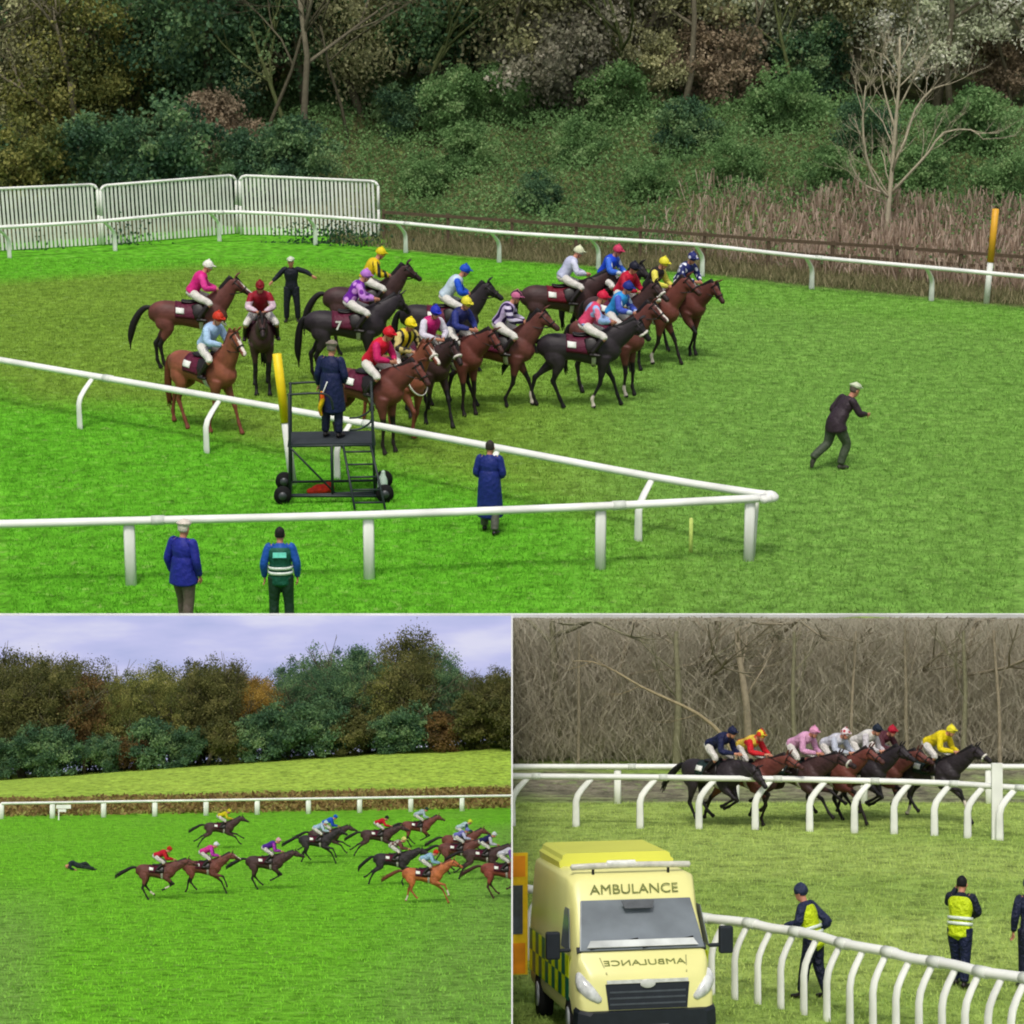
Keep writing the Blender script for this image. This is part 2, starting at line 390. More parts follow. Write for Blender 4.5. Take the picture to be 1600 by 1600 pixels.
def leaf(bm, lay, p, s, rng, tone, elong=1.5, nrm=None):
    d = V((rng.gauss(0, 1), rng.gauss(0, 1), rng.gauss(0, .7))).normalized()
    u = d.orthogonal().normalized(); u.rotate(Matrix.Rotation(rng.random() * 6.28, 3, d)); v = d.cross(u)
    vs = [bm.verts.new(p + u * s * elong * .5), bm.verts.new(p + v * s * .5 + d * s * .15), bm.verts.new(p - u * s * elong * .5), bm.verts.new(p - v * s * .5 + d * s * .1)]
    for x in vs: x[lay] = (tone, tone, tone, 1)
    bm.faces.new(vs)
def crown(seed, rx, rz, zc, n, size, clumps=46, elong=1.5, hollow=.35):
    rng = random.Random(seed); bm = bmesh.new(); lay = tone_layer(bm); cs = []
    for i in range(clumps):
        d = V((rng.gauss(0, 1), rng.gauss(0, 1), rng.gauss(0, 1))).normalized(); r_ = hollow + (1 - hollow) * rng.random() ** .6
        cs.append((V((d.x * rx * r_, d.y * rx * r_, zc + d.z * rz * r_)), .22 + .25 * rng.random(), rng.random()))
    for i in range(n):
        c, cr, tn = rng.choice(cs); sp = cr * rx * (.55 if clumps < 60 else .36)
        p = c + V((rng.gauss(0, sp), rng.gauss(0, sp), rng.gauss(0, sp * .75)))
        if p.z < .15: p.z = .15 + rng.random() * .5
        leaf(bm, lay, p, size * rng.uniform(.6, 1.4), rng, min(1, max(0, tn * .65 + rng.random() * .35)), elong)
    return tomesh(bm, 'crown', False)
def branch(bm, p, d, L, r_, rng, depth, spread=.55, kids=3, up=.15):
    pts = [(p, r_, r_)]; q = p.copy(); dd = d.copy(); n = 3
    for i in range(n):
        dd = (dd + V((rng.gauss(0, .12), rng.gauss(0, .12), rng.gauss(0, .08) + up * .3))).normalized()
        q = q + dd * L / n; rr = r_ * (1 - .45 * (i + 1) / n); pts.append((q.copy(), rr, rr))
    loft(bm, pts, side=(.3, .9, .1), n=6 if depth > 1 else 4, sub=1)
    if depth > 0:
        for k in range(kids):
            t_ = rng.uniform(.45, 1.0); i = min(n - 1, int(t_ * n)); s = pts[i][0].lerp(pts[i + 1][0], t_ * n - i) if i < n else q
            nd = (dd + V((rng.gauss(0, spread), rng.gauss(0, spread), rng.gauss(0, spread * .6) + up))).normalized()
            branch(bm, s, nd, L * rng.uniform(.55, .8), r_ * .5, rng, depth - 1, spread, kids, up)
def trunk(seed, h, r_, depth=3, kids=4, spread=.6):
    rng = random.Random(seed); bm = bmesh.new()
    branch(bm, V((0, 0, -.2)), V((rng.gauss(0, .05), rng.gauss(0, .05), 1)).normalized(), h * .55, r_, rng, depth, spread, kids)
    return tomesh(bm, 'trunk', True)
BARK = plain((96, 92, 72), .9, .1); IVYBARK = plain((84, 92, 56), .9, .1); GREYBARK = plain((125, 118, 98), .9, .1)
LM = {
 'dark': leaf_mat('leaf_dark', [(42, 66, 51), (70, 104, 73), (106, 139, 92), (141, 165, 109)]),
 'yellow': leaf_mat('leaf_yellow', [(65, 78, 43), (101, 110, 56), (139, 139, 72), (180, 175, 104)]),
 'olive': leaf_mat('leaf_olive', [(110, 112, 86), (151, 151, 110), (184, 184, 135), (225, 220, 168)]),
 'brown': leaf_mat('leaf_brown', [(105, 96, 76), (134, 120, 97), (156, 138, 112), (183, 168, 139)]),
 'silver': leaf_mat('leaf_silver', [(104, 104, 87), (134, 132, 110), (161, 157, 135), (223, 214, 194)]),
 'pale': leaf_mat('leaf_haze_pale', [(166, 174, 146), (203, 212, 174), (225, 225, 203), (225, 225, 225)]),  # pale green leaves, lightened further with haze put into the colour
 'bramble': leaf_mat('leaf_bramble', [(73, 104, 61), (100, 136, 80), (125, 161, 99), (154, 177, 120)]),
 'autumn': leaf_mat('leaf_autumn', [(105, 85, 39), (145, 116, 50), (173, 140, 63), (193, 165, 85)]),
 'twig': leaf_mat('twig_mass', [(168, 162, 140), (176, 170, 148), (182, 174, 154), (192, 182, 162)]),
 'reed': leaf_mat('dry_reed', [(136, 118, 100), (168, 146, 126), (194, 172, 152), (214, 194, 174)]),
}
LM['moss'] = leaf_mat('leaf_moss', [(58, 64, 34), (86, 90, 48), (112, 112, 62), (138, 132, 80)])
LM['rust'] = leaf_mat('leaf_rust', [(66, 54, 34), (94, 76, 44), (122, 96, 56), (146, 118, 74)])
CROWN = [crown(11 + i, 2.7 + .25 * (i % 3), 3.5 + .3 * (i % 2), 4.7 + .5 * (i % 2), 19000, .095, 150, hollow=.12) for i in range(5)]
SHRUB = [crown(31 + i, 1.5, 1.5, 1.5, 9000, .085, 60, hollow=.15) for i in range(3)]
TRUNK = [trunk(51 + i, 9, .2) for i in range(3)]
def tree(G, p, kind, s, i, rng, label, group, name='leafy_tree', shrub=False, bark=BARK, cs=1.0):
    if G is G2: kind = {'olive': 'moss', 'brown': 'rust'}.get(kind, kind)
    root = empty(name, place(G, p, rng.random() * 360, s), label, 'shrub' if shrub else 'tree', group)
    if not shrub: tr = obj('trunk', TRUNK[i % 3], bark, root); tr.scale = (1, 1, .8)
    c = obj('crown', (SHRUB[i % 3] if shrub else CROWN[i % 5]), LM[kind], root); c.scale = (cs, cs, 1)
    return root
KS = {'dark': 'dense dark green tree', 'yellow': 'yellow-green bushy tree', 'olive': 'dull olive tree', 'brown': 'thin brown autumn tree', 'silver': 'grey tree with silvery leaves', 'pale': 'haze-tinted pale green tree'}
rng = random.Random(5)
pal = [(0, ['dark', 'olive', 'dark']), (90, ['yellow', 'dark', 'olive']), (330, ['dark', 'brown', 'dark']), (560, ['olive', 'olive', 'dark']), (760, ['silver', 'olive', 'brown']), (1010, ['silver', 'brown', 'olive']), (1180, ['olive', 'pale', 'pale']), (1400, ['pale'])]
n_ = 0
for row, (Y, step, x0) in enumerate(((91, 108, -60), (96, 112, 0), (104, 125, -50), (114, 150, 10))):
    x = x0
    while x < 1690:
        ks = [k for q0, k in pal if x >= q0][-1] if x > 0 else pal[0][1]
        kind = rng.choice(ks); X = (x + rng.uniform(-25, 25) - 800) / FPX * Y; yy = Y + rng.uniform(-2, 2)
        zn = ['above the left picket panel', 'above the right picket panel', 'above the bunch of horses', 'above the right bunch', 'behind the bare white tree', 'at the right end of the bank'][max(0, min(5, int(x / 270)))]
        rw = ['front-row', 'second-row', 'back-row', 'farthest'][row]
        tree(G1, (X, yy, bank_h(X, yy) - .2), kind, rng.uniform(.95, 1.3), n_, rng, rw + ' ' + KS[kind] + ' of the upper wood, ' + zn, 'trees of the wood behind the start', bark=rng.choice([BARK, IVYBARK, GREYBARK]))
        n_ += 1; x += step * rng.uniform(.8, 1.15)
for (x, y, Y, k, s, lb) in ((40, 262, 79, 'yellow', 1.15, 'yellow-leaved shrub behind the left end of the white picket fence'), (150, 262, 80, 'dark', 1.2, 'dark laurel shrub behind the join of the left picket panels'),
        (262, 250, 80, 'dark', 1.35, 'tall dark laurel shrub behind the middle picket panel'), (380, 260, 81, 'dark', 1.0, 'small dark green shrub behind the corner of the picket fence'), (350, 190, 85, 'brown', 1.1, 'rust brown shrub above the middle picket panel'),
        (470, 255, 82, 'dark', 1.05, 'dark shrub behind the right picket panel'), (705, 235, 87, 'bramble', .9, 'low green shrub on top of the bank left of the silvery trees'), (860, 240, 88, 'silver', 1.35, 'silvery shrub at the wood edge above the far rail'),
        (1000, 240, 89, 'olive', 1.1, 'olive brown shrub at the wood edge above the group of horses'), (1120, 225, 89, 'brown', 1.2, 'brown shrub just left of the bare white tree'),
        (1260, 235, 90, 'dark', 1.1, 'dark green shrub left of the bare tree on the bank'), (1560, 250, 90, 'brown', 1.0, 'rusty shrub at the right end of the bank'), (-30, 262, 80, 'dark', 1.1, 'dark shrub cut by the left edge behind the picket fence')):
    X = (x - 800) / FPX * Y
    tree(G1, (X, Y, bank_h(X, Y) - .1), k, s, int(x) % 3, rng, lb, 'shrubs along the wood edge', 'leafy_shrub', True)
SAP = [trunk(151 + i, 11, .09 + .03 * i, 4, 4, .55) for i in range(3)]
for i, (x, Y, sc, wh) in enumerate(((418, 86.5, 1.0, 'ivy-grown, above the white picket panels'), (455, 87, .9, 'grey, above the right picket panel'), (488, 86.2, 1.05, 'grey-green, above the steward with spread arms'), (548, 87, .8, 'thin, at the end of the picket fence'),
        (640, 88, .9, 'thin, above the yellow rider'), (820, 88, 1.0, 'pale, in front of the silvery trees'), (905, 87.5, 1.1, 'pale forked, above the right bunch of horses'), (985, 88.5, .85, 'bent, above the right bunch of horses'), (1060, 88, 1.0, 'upright, above the rightmost horse'),
        (1140, 88.6, .95, 'thin brown, well left of the bare white tree'), (1235, 88, .8, 'thin, just left of the bare white tree'), (1480, 89, 1.0, 'thin pale, right of the bare white tree'), (1575, 88.8, .9, 'thin pale, at the right edge of the bank'))):
    X = (x - 800) / FPX * Y; r_ = empty('slender_tree', place(G1, (X, Y, bank_h(X, Y) - .2), i * 77, sc), 'slender leafless trunk, ' + wh, 'tree', 'slender trunks at the wood edge'); obj('trunk', SAP[i % 3], [plain((92, 88, 70), .9, .1), IVYBARK, plain((112, 106, 88), .9, .1)][i % 3], r_)
# ground cover on the bank: nobody could count it
for i, (x, d, sc, wh) in enumerate(((630, 15, .8, 'above the end of the picket fence'), (668, 9, .6, 'low, just right of the picket fence'), (735, 12, .75, 'above the yellow and blue riders'), (790, 17, .9, 'on the bank crest left of centre'), (842, 8, .55, 'low, above the blue-capped rider'), (900, 13, .7, 'above the pale-capped rider'),
        (955, 18, .9, 'on the bank crest above the right bunch'), (1010, 10, .6, 'low, above the right bunch'), (1075, 15, .8, 'above the rightmost horse'), (1150, 12, .7, 'halfway up the bank, left of the bare tree'), (1215, 18, .9, 'on the crest left of the bare tree'), (1290, 11, .65, 'low, beside the bare tree'), (1350, 16, .8, 'behind the bare tree'), (1440, 13, .7, 'right of the bare tree'), (1510, 17, .9, 'on the crest above the distance post'), (1580, 12, .7, 'at the right edge above the reeds'))):
    X = (x - 800) / FPX * 80; Y = interp(far_g, X) + d; X = (x - 800) / FPX * Y; Y = interp(far_g, X) + d
    tree(G1, (X, Y, bank_h(X, Y) - .55 * sc), 'bramble' if i % 4 else 'dark', sc, i % 3, rng, 'bramble mound ' + wh, 'bramble mounds on the bank', 'bramble_bush', True)
bm = bmesh.new(); lay = tone_layer(bm); rng = random.Random(8)
for i in range(150000):
    x = rng.uniform(-22, 24); y = interp(far_g, x) + 3.2 + rng.random() ** .8 * 20
    if x < -5 and y < interp(far_g, x) + 8: continue
    px = G1.px((x, y, 0))[0]
    if px > 1050 and y < interp(far_g, x) + 9 and rng.random() < .75: continue
    big = .5 + .5 * noise.noise(V((x * .5, y * .4, 1)))
    leaf(bm, lay, V((x, y, bank_h(x, y) + rng.random() * (.25 + .8 * big))), rng.uniform(.045, .105), rng, min(1, max(0, .15 + .6 * big + rng.gauss(0, .16))))
o = obj('bank_brambles', tomesh(bm, 'brambles', False), LM['bramble']); tag(o, 'green brambles and nettles covering the bank behind the far rail', 'brambles', kind='stuff')
bm = bmesh.new(); lay = tone_layer(bm)
for i in range(15000):
    x = rng.uniform(4.2, 24); d = 3 + rng.random() * 8; y = interp(far_g, x) + d
    if rng.random() > sm(G1.px((x, y, 0))[0], 980, 1420) + .05: continue
    h = rng.uniform(.4, 1.25) * (.6 + .4 * noise.noise(V((x * .8, y * .8, 5)))); z = bank_h(x, y); tn = rng.random()
    a_ = rng.random() * 3.14; s = V((math.cos(a_), math.sin(a_), 0)) * .018; tip = V((rng.gauss(0, .14), rng.gauss(0, .1), h))
    vs = [bm.verts.new(V((x, y, z)) - s), bm.verts.new(V((x, y, z)) + s), bm.verts.new(V((x, y, z)) + tip + s), bm.verts.new(V((x, y, z)) + tip - s)]
    for v in vs: v[lay] = (tn,) * 3 + (1,)
    bm.faces.new(vs)
o = obj('dry_reeds', tomesh(bm, 'reeds', False), LM['reed']); tag(o, 'pinkish dead reeds and willowherb stems around the bare tree', 'reeds', kind='stuff')
# rough grass tufts at the foot of the bank and under the rail
bm = bmesh.new(); lay = tone_layer(bm)
for i in range(26000):
    x = rng.uniform(-22, 24); base = interp(far_g, x); y = base + (rng.uniform(.6, 4.5) if x > -6 else rng.uniform(3.2, 6)); h = rng.uniform(.08, .34); z = bank_h(x, y); a_ = rng.random() * 3.14
    s = V((math.cos(a_), math.sin(a_), 0)) * .02; tip = V((rng.gauss(0, .08), rng.gauss(0, .08), h)); tn = rng.random()
    vs = [bm.verts.new(V((x, y, z)) - s), bm.verts.new(V((x, y, z)) + s), bm.verts.new(V((x, y, z)) + tip)]
    for v in vs: v[lay] = (tn,) * 3 + (1,)
    bm.faces.new(vs)
o = obj('verge_grass', tomesh(bm, 'verge', False), leaf_mat('verge_mat', [(104, 104, 70), (130, 128, 88), (148, 140, 104), (168, 158, 120)])); tag(o, 'rough brown-green grass along the verge behind the far rail', 'grass', kind='stuff')

# the bare white tree
bt = G1.on(1385, 372, 72.5); bt.z = bank_h(bt.x, 72.5) - .1
root = empty('bare_tree', place(G1, bt), 'pale leafless tree with forked white branches standing in the reeds behind the far rail', 'tree')
bm = bmesh.new(); rng = random.Random(77); pm = FPX / 73.4
def B(*q): return [V(((x - 1385) / pm, yo, (372 - y) / pm)) for x, y, yo in q]
def limb(pts, r0, r1, kids=5, L=.9):
    r0 *= 1.15; r1 *= 1.3
    n = len(pts); loft(bm, [(p, r0 + (r1 - r0) * i / (n - 1), r0 + (r1 - r0) * i / (n - 1)) for i, p in enumerate(pts)], side=(.2, .9, 0), n=7, sub=2)
    for k in range(kids):
        t_ = rng.uniform(.3, 1) * (n - 1); i = min(n - 2, int(t_)); s = pts[i].lerp(pts[i + 1], t_ - i); d = (pts[i + 1] - pts[i]).normalized()
        nd = (d + V((rng.gauss(0, .6), rng.gauss(0, .5), rng.uniform(0, .5)))).normalized()
        branch(bm, s, nd, L * rng.uniform(.6, 1.2), max(.009, r1 * .8), rng, 2, .5, 3, .2)
limb(B((1385, 378, 0), (1386, 330, 0), (1387, 300, 0), (1390, 240, 0), (1392, 180, 0), (1394, 120, 0), (1392, 60, 0)), .085, .025, 14, 1.0)
limb(B((1386, 302, 0), (1365, 280, -.2), (1345, 235, -.4), (1338, 180, -.4), (1340, 130, -.5)), .05, .016, 8)
limb(B((1390, 295, 0), (1415, 262, -.3), (1440, 230, -.5), (1460, 200, -.6), (1500, 195, -.7), (1520, 210, -.7)), .045, .012, 8)
limb(B((1391, 250, 0), (1410, 215, .3), (1425, 170, .5), (1450, 140, .6), (1478, 132, .6)), .04, .012, 7)
limb(B((1392, 200, 0), (1380, 160, .3), (1370, 120, .4), (1368, 85, .4)), .035, .01, 6)
limb(B((1393, 170, 0), (1410, 130, -.2), (1422, 95, -.2)), .03, .01, 6)
limb(B((1386, 298, 0), (1360, 290, .4), (1340, 275, .6), (1325, 240, .6)), .03, .009, 6)
obj('trunk', tomesh(bm, 'bare', True), plain((176, 166, 142), .85, .15), root)

# the wood behind the lower left ground
rng = random.Random(21); pal2 = ['dark', 'olive', 'autumn', 'dark', 'yellow', 'brown', 'autumn', 'dark']
KL2 = {'dark': 'dark green tree in the wood beyond the lower left field', 'olive': 'olive tree in the wood beyond the lower left field', 'autumn': 'golden autumn tree in the wood beyond the lower left field',
       'yellow': 'yellow-green tree in the wood beyond the lower left field', 'brown': 'brown tree in the wood beyond the lower left field'}
top2 = [(0, 1008), (150, 1022), (215, 1055), (290, 1006), (370, 1045), (440, 1035), (500, 1010), (640, 985), (690, 1020), (730, 1050), (800, 1035)]
kinds2 = [(0, 'olive'), (70, 'olive'), (140, 'yellow'), (210, 'yellow'), (270, 'olive'), (340, 'olive'), (400, 'autumn'), (440, 'dark'), (500, 'dark'), (560, 'dark'), (600, 'olive'), (650, 'dark'), (700, 'olive'), (760, 'olive')]
n_ = 0
for row, (Y, step) in enumerate(((229, 44), (234, 52), (239, 58))):
    x = -25 + row * 18
    while x < 800:
        px = x + rng.uniform(-8, 8); top = interp(top2, px) + (rng.uniform(0, 50) if row == 0 else rng.uniform(-3, 22))
        kind = [k for q0, k in kinds2 if px >= q0][-1] if px >= 0 else 'olive'
        if row == 0 and rng.random() < .35: kind = rng.choice(['yellow', 'yellow', 'brown', 'olive', 'olive'])
        X = (px - 800) / FPX * Y; z0 = h2(X, Y) - .3; zt = G2.on(px, top, Y).z; s = max(.9, (zt - z0) / 8.6)
        if X > -3.5: X = min(X, -.5)
        r_ = tree(G2, (X, Y, z0), kind, s, n_, rng, ['front', 'middle', 'back'][row] + '-row ' + KL2[kind].replace('in the wood beyond the lower left field', 'of the lower left wood, ') + ['above the blank rail board', 'above the last galloping horse', 'above the lone leaping horse', 'above the main pack', 'above the front pack', 'next to the partition'][max(0, min(5, int(px / 134)))], 'trees of the wood beyond the lower left field', bark=BARK, cs=.9)
        LEFT_BOARD.append(r_); n_ += 1; x += step * rng.uniform(.8, 1.2)
for k in range(16):
    px = 10 + k * 50 + rng.uniform(-6, 6); X = min(-.6, (px - 800) / FPX * 243)
    LEFT_BOARD.append(tree(G2, (X, 243.2, h2(X, 243) - .4), 'dark', rng.uniform(2.2, 2.9), k, rng, 'dark undergrowth shrub deep inside the lower left wood', 'undergrowth inside the lower left wood', 'leafy_shrub', True))
for k in range(17):
    px = 10 + k * 49 + rng.uniform(-10, 10); Y = 225.5; X = min(-.4, (px - 800) / FPX * Y)
    kind = rng.choice(['olive', 'dark', 'brown', 'dark'])
    r_ = tree(G2, (X, Y, h2(X, Y) - .2), kind, rng.uniform(1.3, 2.0), k, rng, 'low %s shrub at the foot of the lower left wood, %s' % ({'olive': 'olive', 'dark': 'dark green', 'brown': 'brown'}[kind], ['at its left end', 'left of its middle', 'right of its middle', 'near the partition'][min(3, int(px / 200))]), 'shrubs along the lower left wood edge', 'leafy_shrub', True)
    LEFT_BOARD.append(r_)
# low dead vegetation on the earth bank behind the lower left rail
bm = bmesh.new(); lay = tone_layer(bm)
for i in range(15000):
    x = rng.uniform(-50, -.2); y = yr2(x) + 2.5 + rng.random() * 13
    leaf(bm, lay, V((x, y, h2(x, y) + rng.random() * .35)), rng.uniform(.1, .3), rng, rng.random(), 2.2)
o = obj('bank_scrub', tomesh(bm, 'scrub', False), leaf_mat('scrub', [(96, 78, 46), (136, 112, 66), (158, 138, 84), (150, 158, 82)])); o.matrix_world = G2.M; tag(o, 'dry brown scrub on the bank behind the lower left rail', 'scrub', kind='stuff')
# the leafless wood behind the lower right ground, clipped level at the coping
ZC3 = 4.45
def clip_top(me, z):
    b_ = bmesh.new(); b_.from_mesh(me)
    bmesh.ops.bisect_plane(b_, geom=b_.verts[:] + b_.edges[:] + b_.faces[:], plane_co=(0, 0, z), plane_no=(0, 0, 1), clear_outer=True)
    b_.to_mesh(me); b_.free(); return me
TW = []
for i in range(4):
    r_ = random.Random(90 + i); bm = bmesh.new(); lay = tone_layer(bm)
    for k in range(5200):
        p = V((r_.gauss(0, 1.3), r_.gauss(0, 1.2), r_.uniform(.05, 4.5))); d = V((r_.gauss(0, .45), r_.gauss(0, .45), r_.uniform(.3, 1))).normalized(); L = r_.uniform(.25, .9)
        s = d.orthogonal().normalized() * r_.uniform(.0025, .007); s.rotate(Matrix.Rotation(r_.random() * 6.28, 3, d)); tn = min(1, max(0, .5 + .5 * noise.noise(p * .8) + r_.gauss(0, .2)))
        vs = [bm.verts.new(p - s), bm.verts.new(p + s), bm.verts.new(p + d * L + s), bm.verts.new(p + d * L - s)]
        for v in vs: v[lay] = (tn,) * 3 + (1,)
        bm.faces.new(vs)
    TW.append(clip_top(tomesh(bm, 'twigs', False), 4.5))
TT = [clip_top(trunk(120 + i, 9, .13 + .04 * (i % 2), 3, 4, .7), 4.5) for i in range(4)]
def pole(seed):
    q = random.Random(seed); bm = bmesh.new(); x0, y0 = 0, 0; st = []
    for i in range(7): st.append((V((x0, y0, -.2 + i * .85)), .15 - .012 * i, .15 - .012 * i)); x0 += q.gauss(0, .06); y0 += q.gauss(0, .05)
    loft(bm, st, n=9, sub=2)
    for i in range(3, 7): branch(bm, st[i][0], V((q.gauss(0, .7), q.gauss(0, .4), .8)).normalized(), 1.6, .035, q, 2, .5, 3, .1)
    return clip_top(tomesh(bm, 'pole'), 4.5)
TS = [pole(300 + i) for i in range(3)]
n_ = 0; lm_tw = LM['twig']; tk = [plain((132, 124, 102), .9, .1), plain((120, 118, 92), .9, .1), plain((144, 134, 112), .9, .1)]
for Y, step in ((74.0, 50), (76, 46), (78, 50)):
    px = 812 + rng.uniform(0, 30)
    while px < 1640:
        X = (px - 800) / FPX * Y; zt = h3(X, Y)
        r_ = empty('woodland_tree', place(G3, (X, Y, zt - .05), rng.random() * 360, (ZC3 + (88 - Y) * .027 - zt) / 4.5), 'leafless grey-brown tree %s of the lower right wood, %s' % ({74.0: 'in the front row', 76: 'in the second row', 78: 'in the back row'}[Y], ['beside the partition', 'above the ambulance', 'behind the pale bough', 'behind the navy rider', 'behind the pink rider', 'behind the white riders', 'behind the yellow rider', 'at the right edge'][max(0, min(7, int((px - 800) / 100)))]), 'tree', 'bare trees of the wood behind the lower right course')
        obj('trunk', TT[n_ % 4], tk[n_ % 3], r_); obj('crown', TW[n_ % 4], lm_tw, r_); RIGHT_BOARD.append(r_)
        n_ += 1; px += step * rng.uniform(.75, 1.25)
for i, (px, w3) in enumerate(((1058, .9), (1175, 1.0), (905, .4), (1240, .6), (1330, .4), (1420, .5), (1505, .65), (1565, .45))):
    X = (px - 800) / FPX * 71; r_ = empty('woodland_tree', place(G3, (X, 71 + .3 * (i % 3), h3(X, 71) - .05), i * 63, 1.0), 'straight grey trunk before the lower right wood, ' + ['largest, right of the pale bough top', 'right of the pale bough foot', 'leftmost', 'behind the pink rider', 'behind the black-capped rider', 'between the riders and the tall post', 'behind the tall broad post', 'rightmost'][i], 'tree', 'forward trunks of the lower right wood')
    o = obj('trunk', TS[i % 3], tk[(i + 1) % 3], r_); o.scale = (w3, w3, .96); RIGHT_BOARD.append(r_)
# the long pale bough seen against the lower right wood
r_ = empty('fallen_bough', place(G3, (0, 0, 0)), 'long pale bough slanting down to the right in front of the lower right wood', 'branch')
bm = bmesh.new(); pts = [G3.on(x, y, 69.5) for x, y in ((895, 1033), (925, 1034), (960, 1048), (1000, 1072), (1045, 1093), (1090, 1115), (1130, 1150), (1150, 1190), (1160, 1218))]
loft(bm, [(p, .012 + .008 * i, .012 + .008 * i) for i, p in enumerate(pts)], n=7, sub=2)
for i in (1, 2, 3, 4, 5): branch(bm, pts[i], V((-.8, 0, .35 * (-1) ** i)).normalized(), .9, .012, rng, 1, .4, 2, .05)
obj('bough', tomesh(bm, 'bough'), plain((150, 138, 108), .9, .1), r_)

# ------------------------------------------------------------------ rails, fences and posts
def running_rail(G, feet, H, ov, label, rail_w=.075, post_w=.10, post_d=.045, extra=None, curved=True, cutlist=None, wavy=0, skip_post=(), name='running_rail'):
    root = empty(name, G.M @ Matrix.Translation(V((0, 0, 0))), label, 'rail', None)
    tops = []; P = [G.at(*q) for q in feet]
    for i, p in enumerate(P):
        hz = H + (wavy * math.sin(i * 2.1) if wavy else 0)
        tops.append(p + V((ov[0], ov[1], hz)))
    tr = (extra[0] if extra else []) + tops + (extra[1] if extra else [])
    bm = bmesh.new(); loft(bm, [(p, rail_w / 2, rail_w / 2 * 1.25) for p in tr], side=(0, 0, 1), n=10, sub=3)
    obj('top_rail', tomesh(bm, 'rail'), WHITE, root)
    if G is not G2:
        for i in range(1, len(tops) - 1, 2):
            dr_ = (tops[i + 1] - tops[i - 1]).normalized(); bm = bmesh.new(); cc = tops[i].lerp(tops[i + 1], .12)
            loft(bm, [(cc - dr_ * .11, rail_w / 2 * 1.14, rail_w / 2 * 1.4), (cc + dr_ * .11, rail_w / 2 * 1.14, rail_w / 2 * 1.4)], side=(0, 0, 1), n=12, sub=1, cap=.01); obj('coupling', tomesh(bm), WHITE2, root)
    along = (P[-1] - P[0]).normalized()
    for i, p in enumerate(P):
        if i in skip_post: continue
        bm = bmesh.new(); T = tops[i] - V((0, 0, .02)); k = 8; a_ = []
        base = p + V((0, 0, -.08))
        if curved:
            for j in range(k + 1):
                tt = j / k; bx = sm(tt, .5, 1.12) * 1.1 if tt > .5 else 0
                a_.append((base.lerp(V((base.x, base.y, T.z)), 1 - (1 - tt) ** 1.15) + V((ov[0], ov[1], 0)) * min(1, bx), post_w / 2 * (1 - .25 * tt), post_d / 2))
        else: a_ = [(base, post_w / 2, post_d / 2), (V((T.x, T.y, T.z)), post_w / 2, post_d / 2)]
        loft(bm, a_, side=along, n=8, sub=1); obj('post', tomesh(bm, 'post'), WHITE, root)
    if cutlist is not None: cutlist.append(root)
    return root
running_rail(G1, FAR_FEET, 1.02, (-.26, -.38), 'long white running rail along the far side of the start, in front of the bank', .12, .16, .06)
c0, c1 = G1.at(1170, 877), None
ncor = c0 + V((.27, .35, 1.12))
running_rail(G1, NEAR_FEET[:-1], 1.08, (.27, .42), 'white running rail slanting from the left past the rostrum to the rounded corner', .145, .18, .06, extra=([], [c0 + V((.12, .5, 1.10)), c0 + V((.38, .42, 1.10)), c0 + V((.42, .18, 1.10)), c0 + V((.2, -.02, 1.12))]))
running_rail(G1, LOW_FEET, 1.12, (.0, .05), 'near white running rail crossing behind the two men at the lower left', .145, .19, .05, extra=([], [c0 + V((.3, .03, 1.14))]), curved=False)
bm = bmesh.new(); loft(bm, [(c0 + V((.05, .3, -.05)), .09, .03), (c0 + V((.1, .3, 1.05)), .085, .03)], side=(1, -.3, 0), n=8, sub=1)
ball(bm, c0 + V((.36, .22, 1.12)), .13, .13, .10)
tag(obj('corner_post', tomesh(bm, 'cp'), WHITE), 'white end post with round plastic corner cap joining the two near rails', 'post')
# picket wing panels
def picket(G, fa, fb, ha, hb, label, n):
    A, B_ = G.at(*fa), G.at(*fb); root = empty('picket_panel', G.M @ Matrix.Translation(A), label, 'fence panel', 'white picket fence panels')
    d = B_ - A; L = d.length; u = d.normalized()
    def p(t_, z): return d * t_ + V((0, 0, z))
    bm = bmesh.new(); h = lambda t_: ha + (hb - ha) * t_
    pts = [p(.0, .05), p(0, h(0) * .5), p(0, h(0) - .16), p(.018, h(0) - .04), p(.05, h(0)), p(.95, h(1)), p(.982, h(1) - .04), p(1, h(1) - .16), p(1, h(1) * .5), p(1, .05)]
    for a_, b_ in zip(pts, pts[1:]): rod(bm, a_, b_, .048)
    obj('frame', tomesh(bm, 'frame'), WHITE, root)
    for i in range(1, n):
        t_ = i / n; bm = bmesh.new(); lean = V((.0, 0, 0)) + u * (-.05)
        bar(bm, p(t_, .04), p(t_, h(t_) - .02) + lean, .076, .018, u); obj('pale', bm, WHITE, root)
picket(G1, (-60, 397), (156, 384), 2.02, 2.0, 'left white picket fence panel, cut by the edge of the picture', 34)
picket(G1, (161, 384), (371, 366), 1.95, 1.98, 'middle white picket fence panel, rising to the corner', 34)
picket(G1, (377, 368), (592, 371), 2.0, 1.87, 'right white picket fence panel, with bramble sprays in front', 34)
# bramble sprays in front of the pickets
bm = bmesh.new(); lay = tone_layer(bm); rng = random.Random(3)
for (x, y, Y, k) in ((525, 350, 76.0, 420), (470, 355, 76.0, 200), (565, 355, 75.4, 240), (30, 370, 74.6, 160), (200, 365, 75.6, 180)):
    c = G1.on(x, y, Y - .7)
    for j in range(k):
        pz = V((c.x + rng.gauss(0, .55), c.y + rng.gauss(0, .15), max(.02, rng.gauss(.25, .28)))); leaf(bm, lay, pz, rng.uniform(.04, .1), rng, rng.random() * .4)
tag(obj('fence_weeds', tomesh(bm, 'weeds', False), LM['dark']), 'dark weeds and bramble leaves at the foot of the picket panels', 'weeds', kind='stuff')
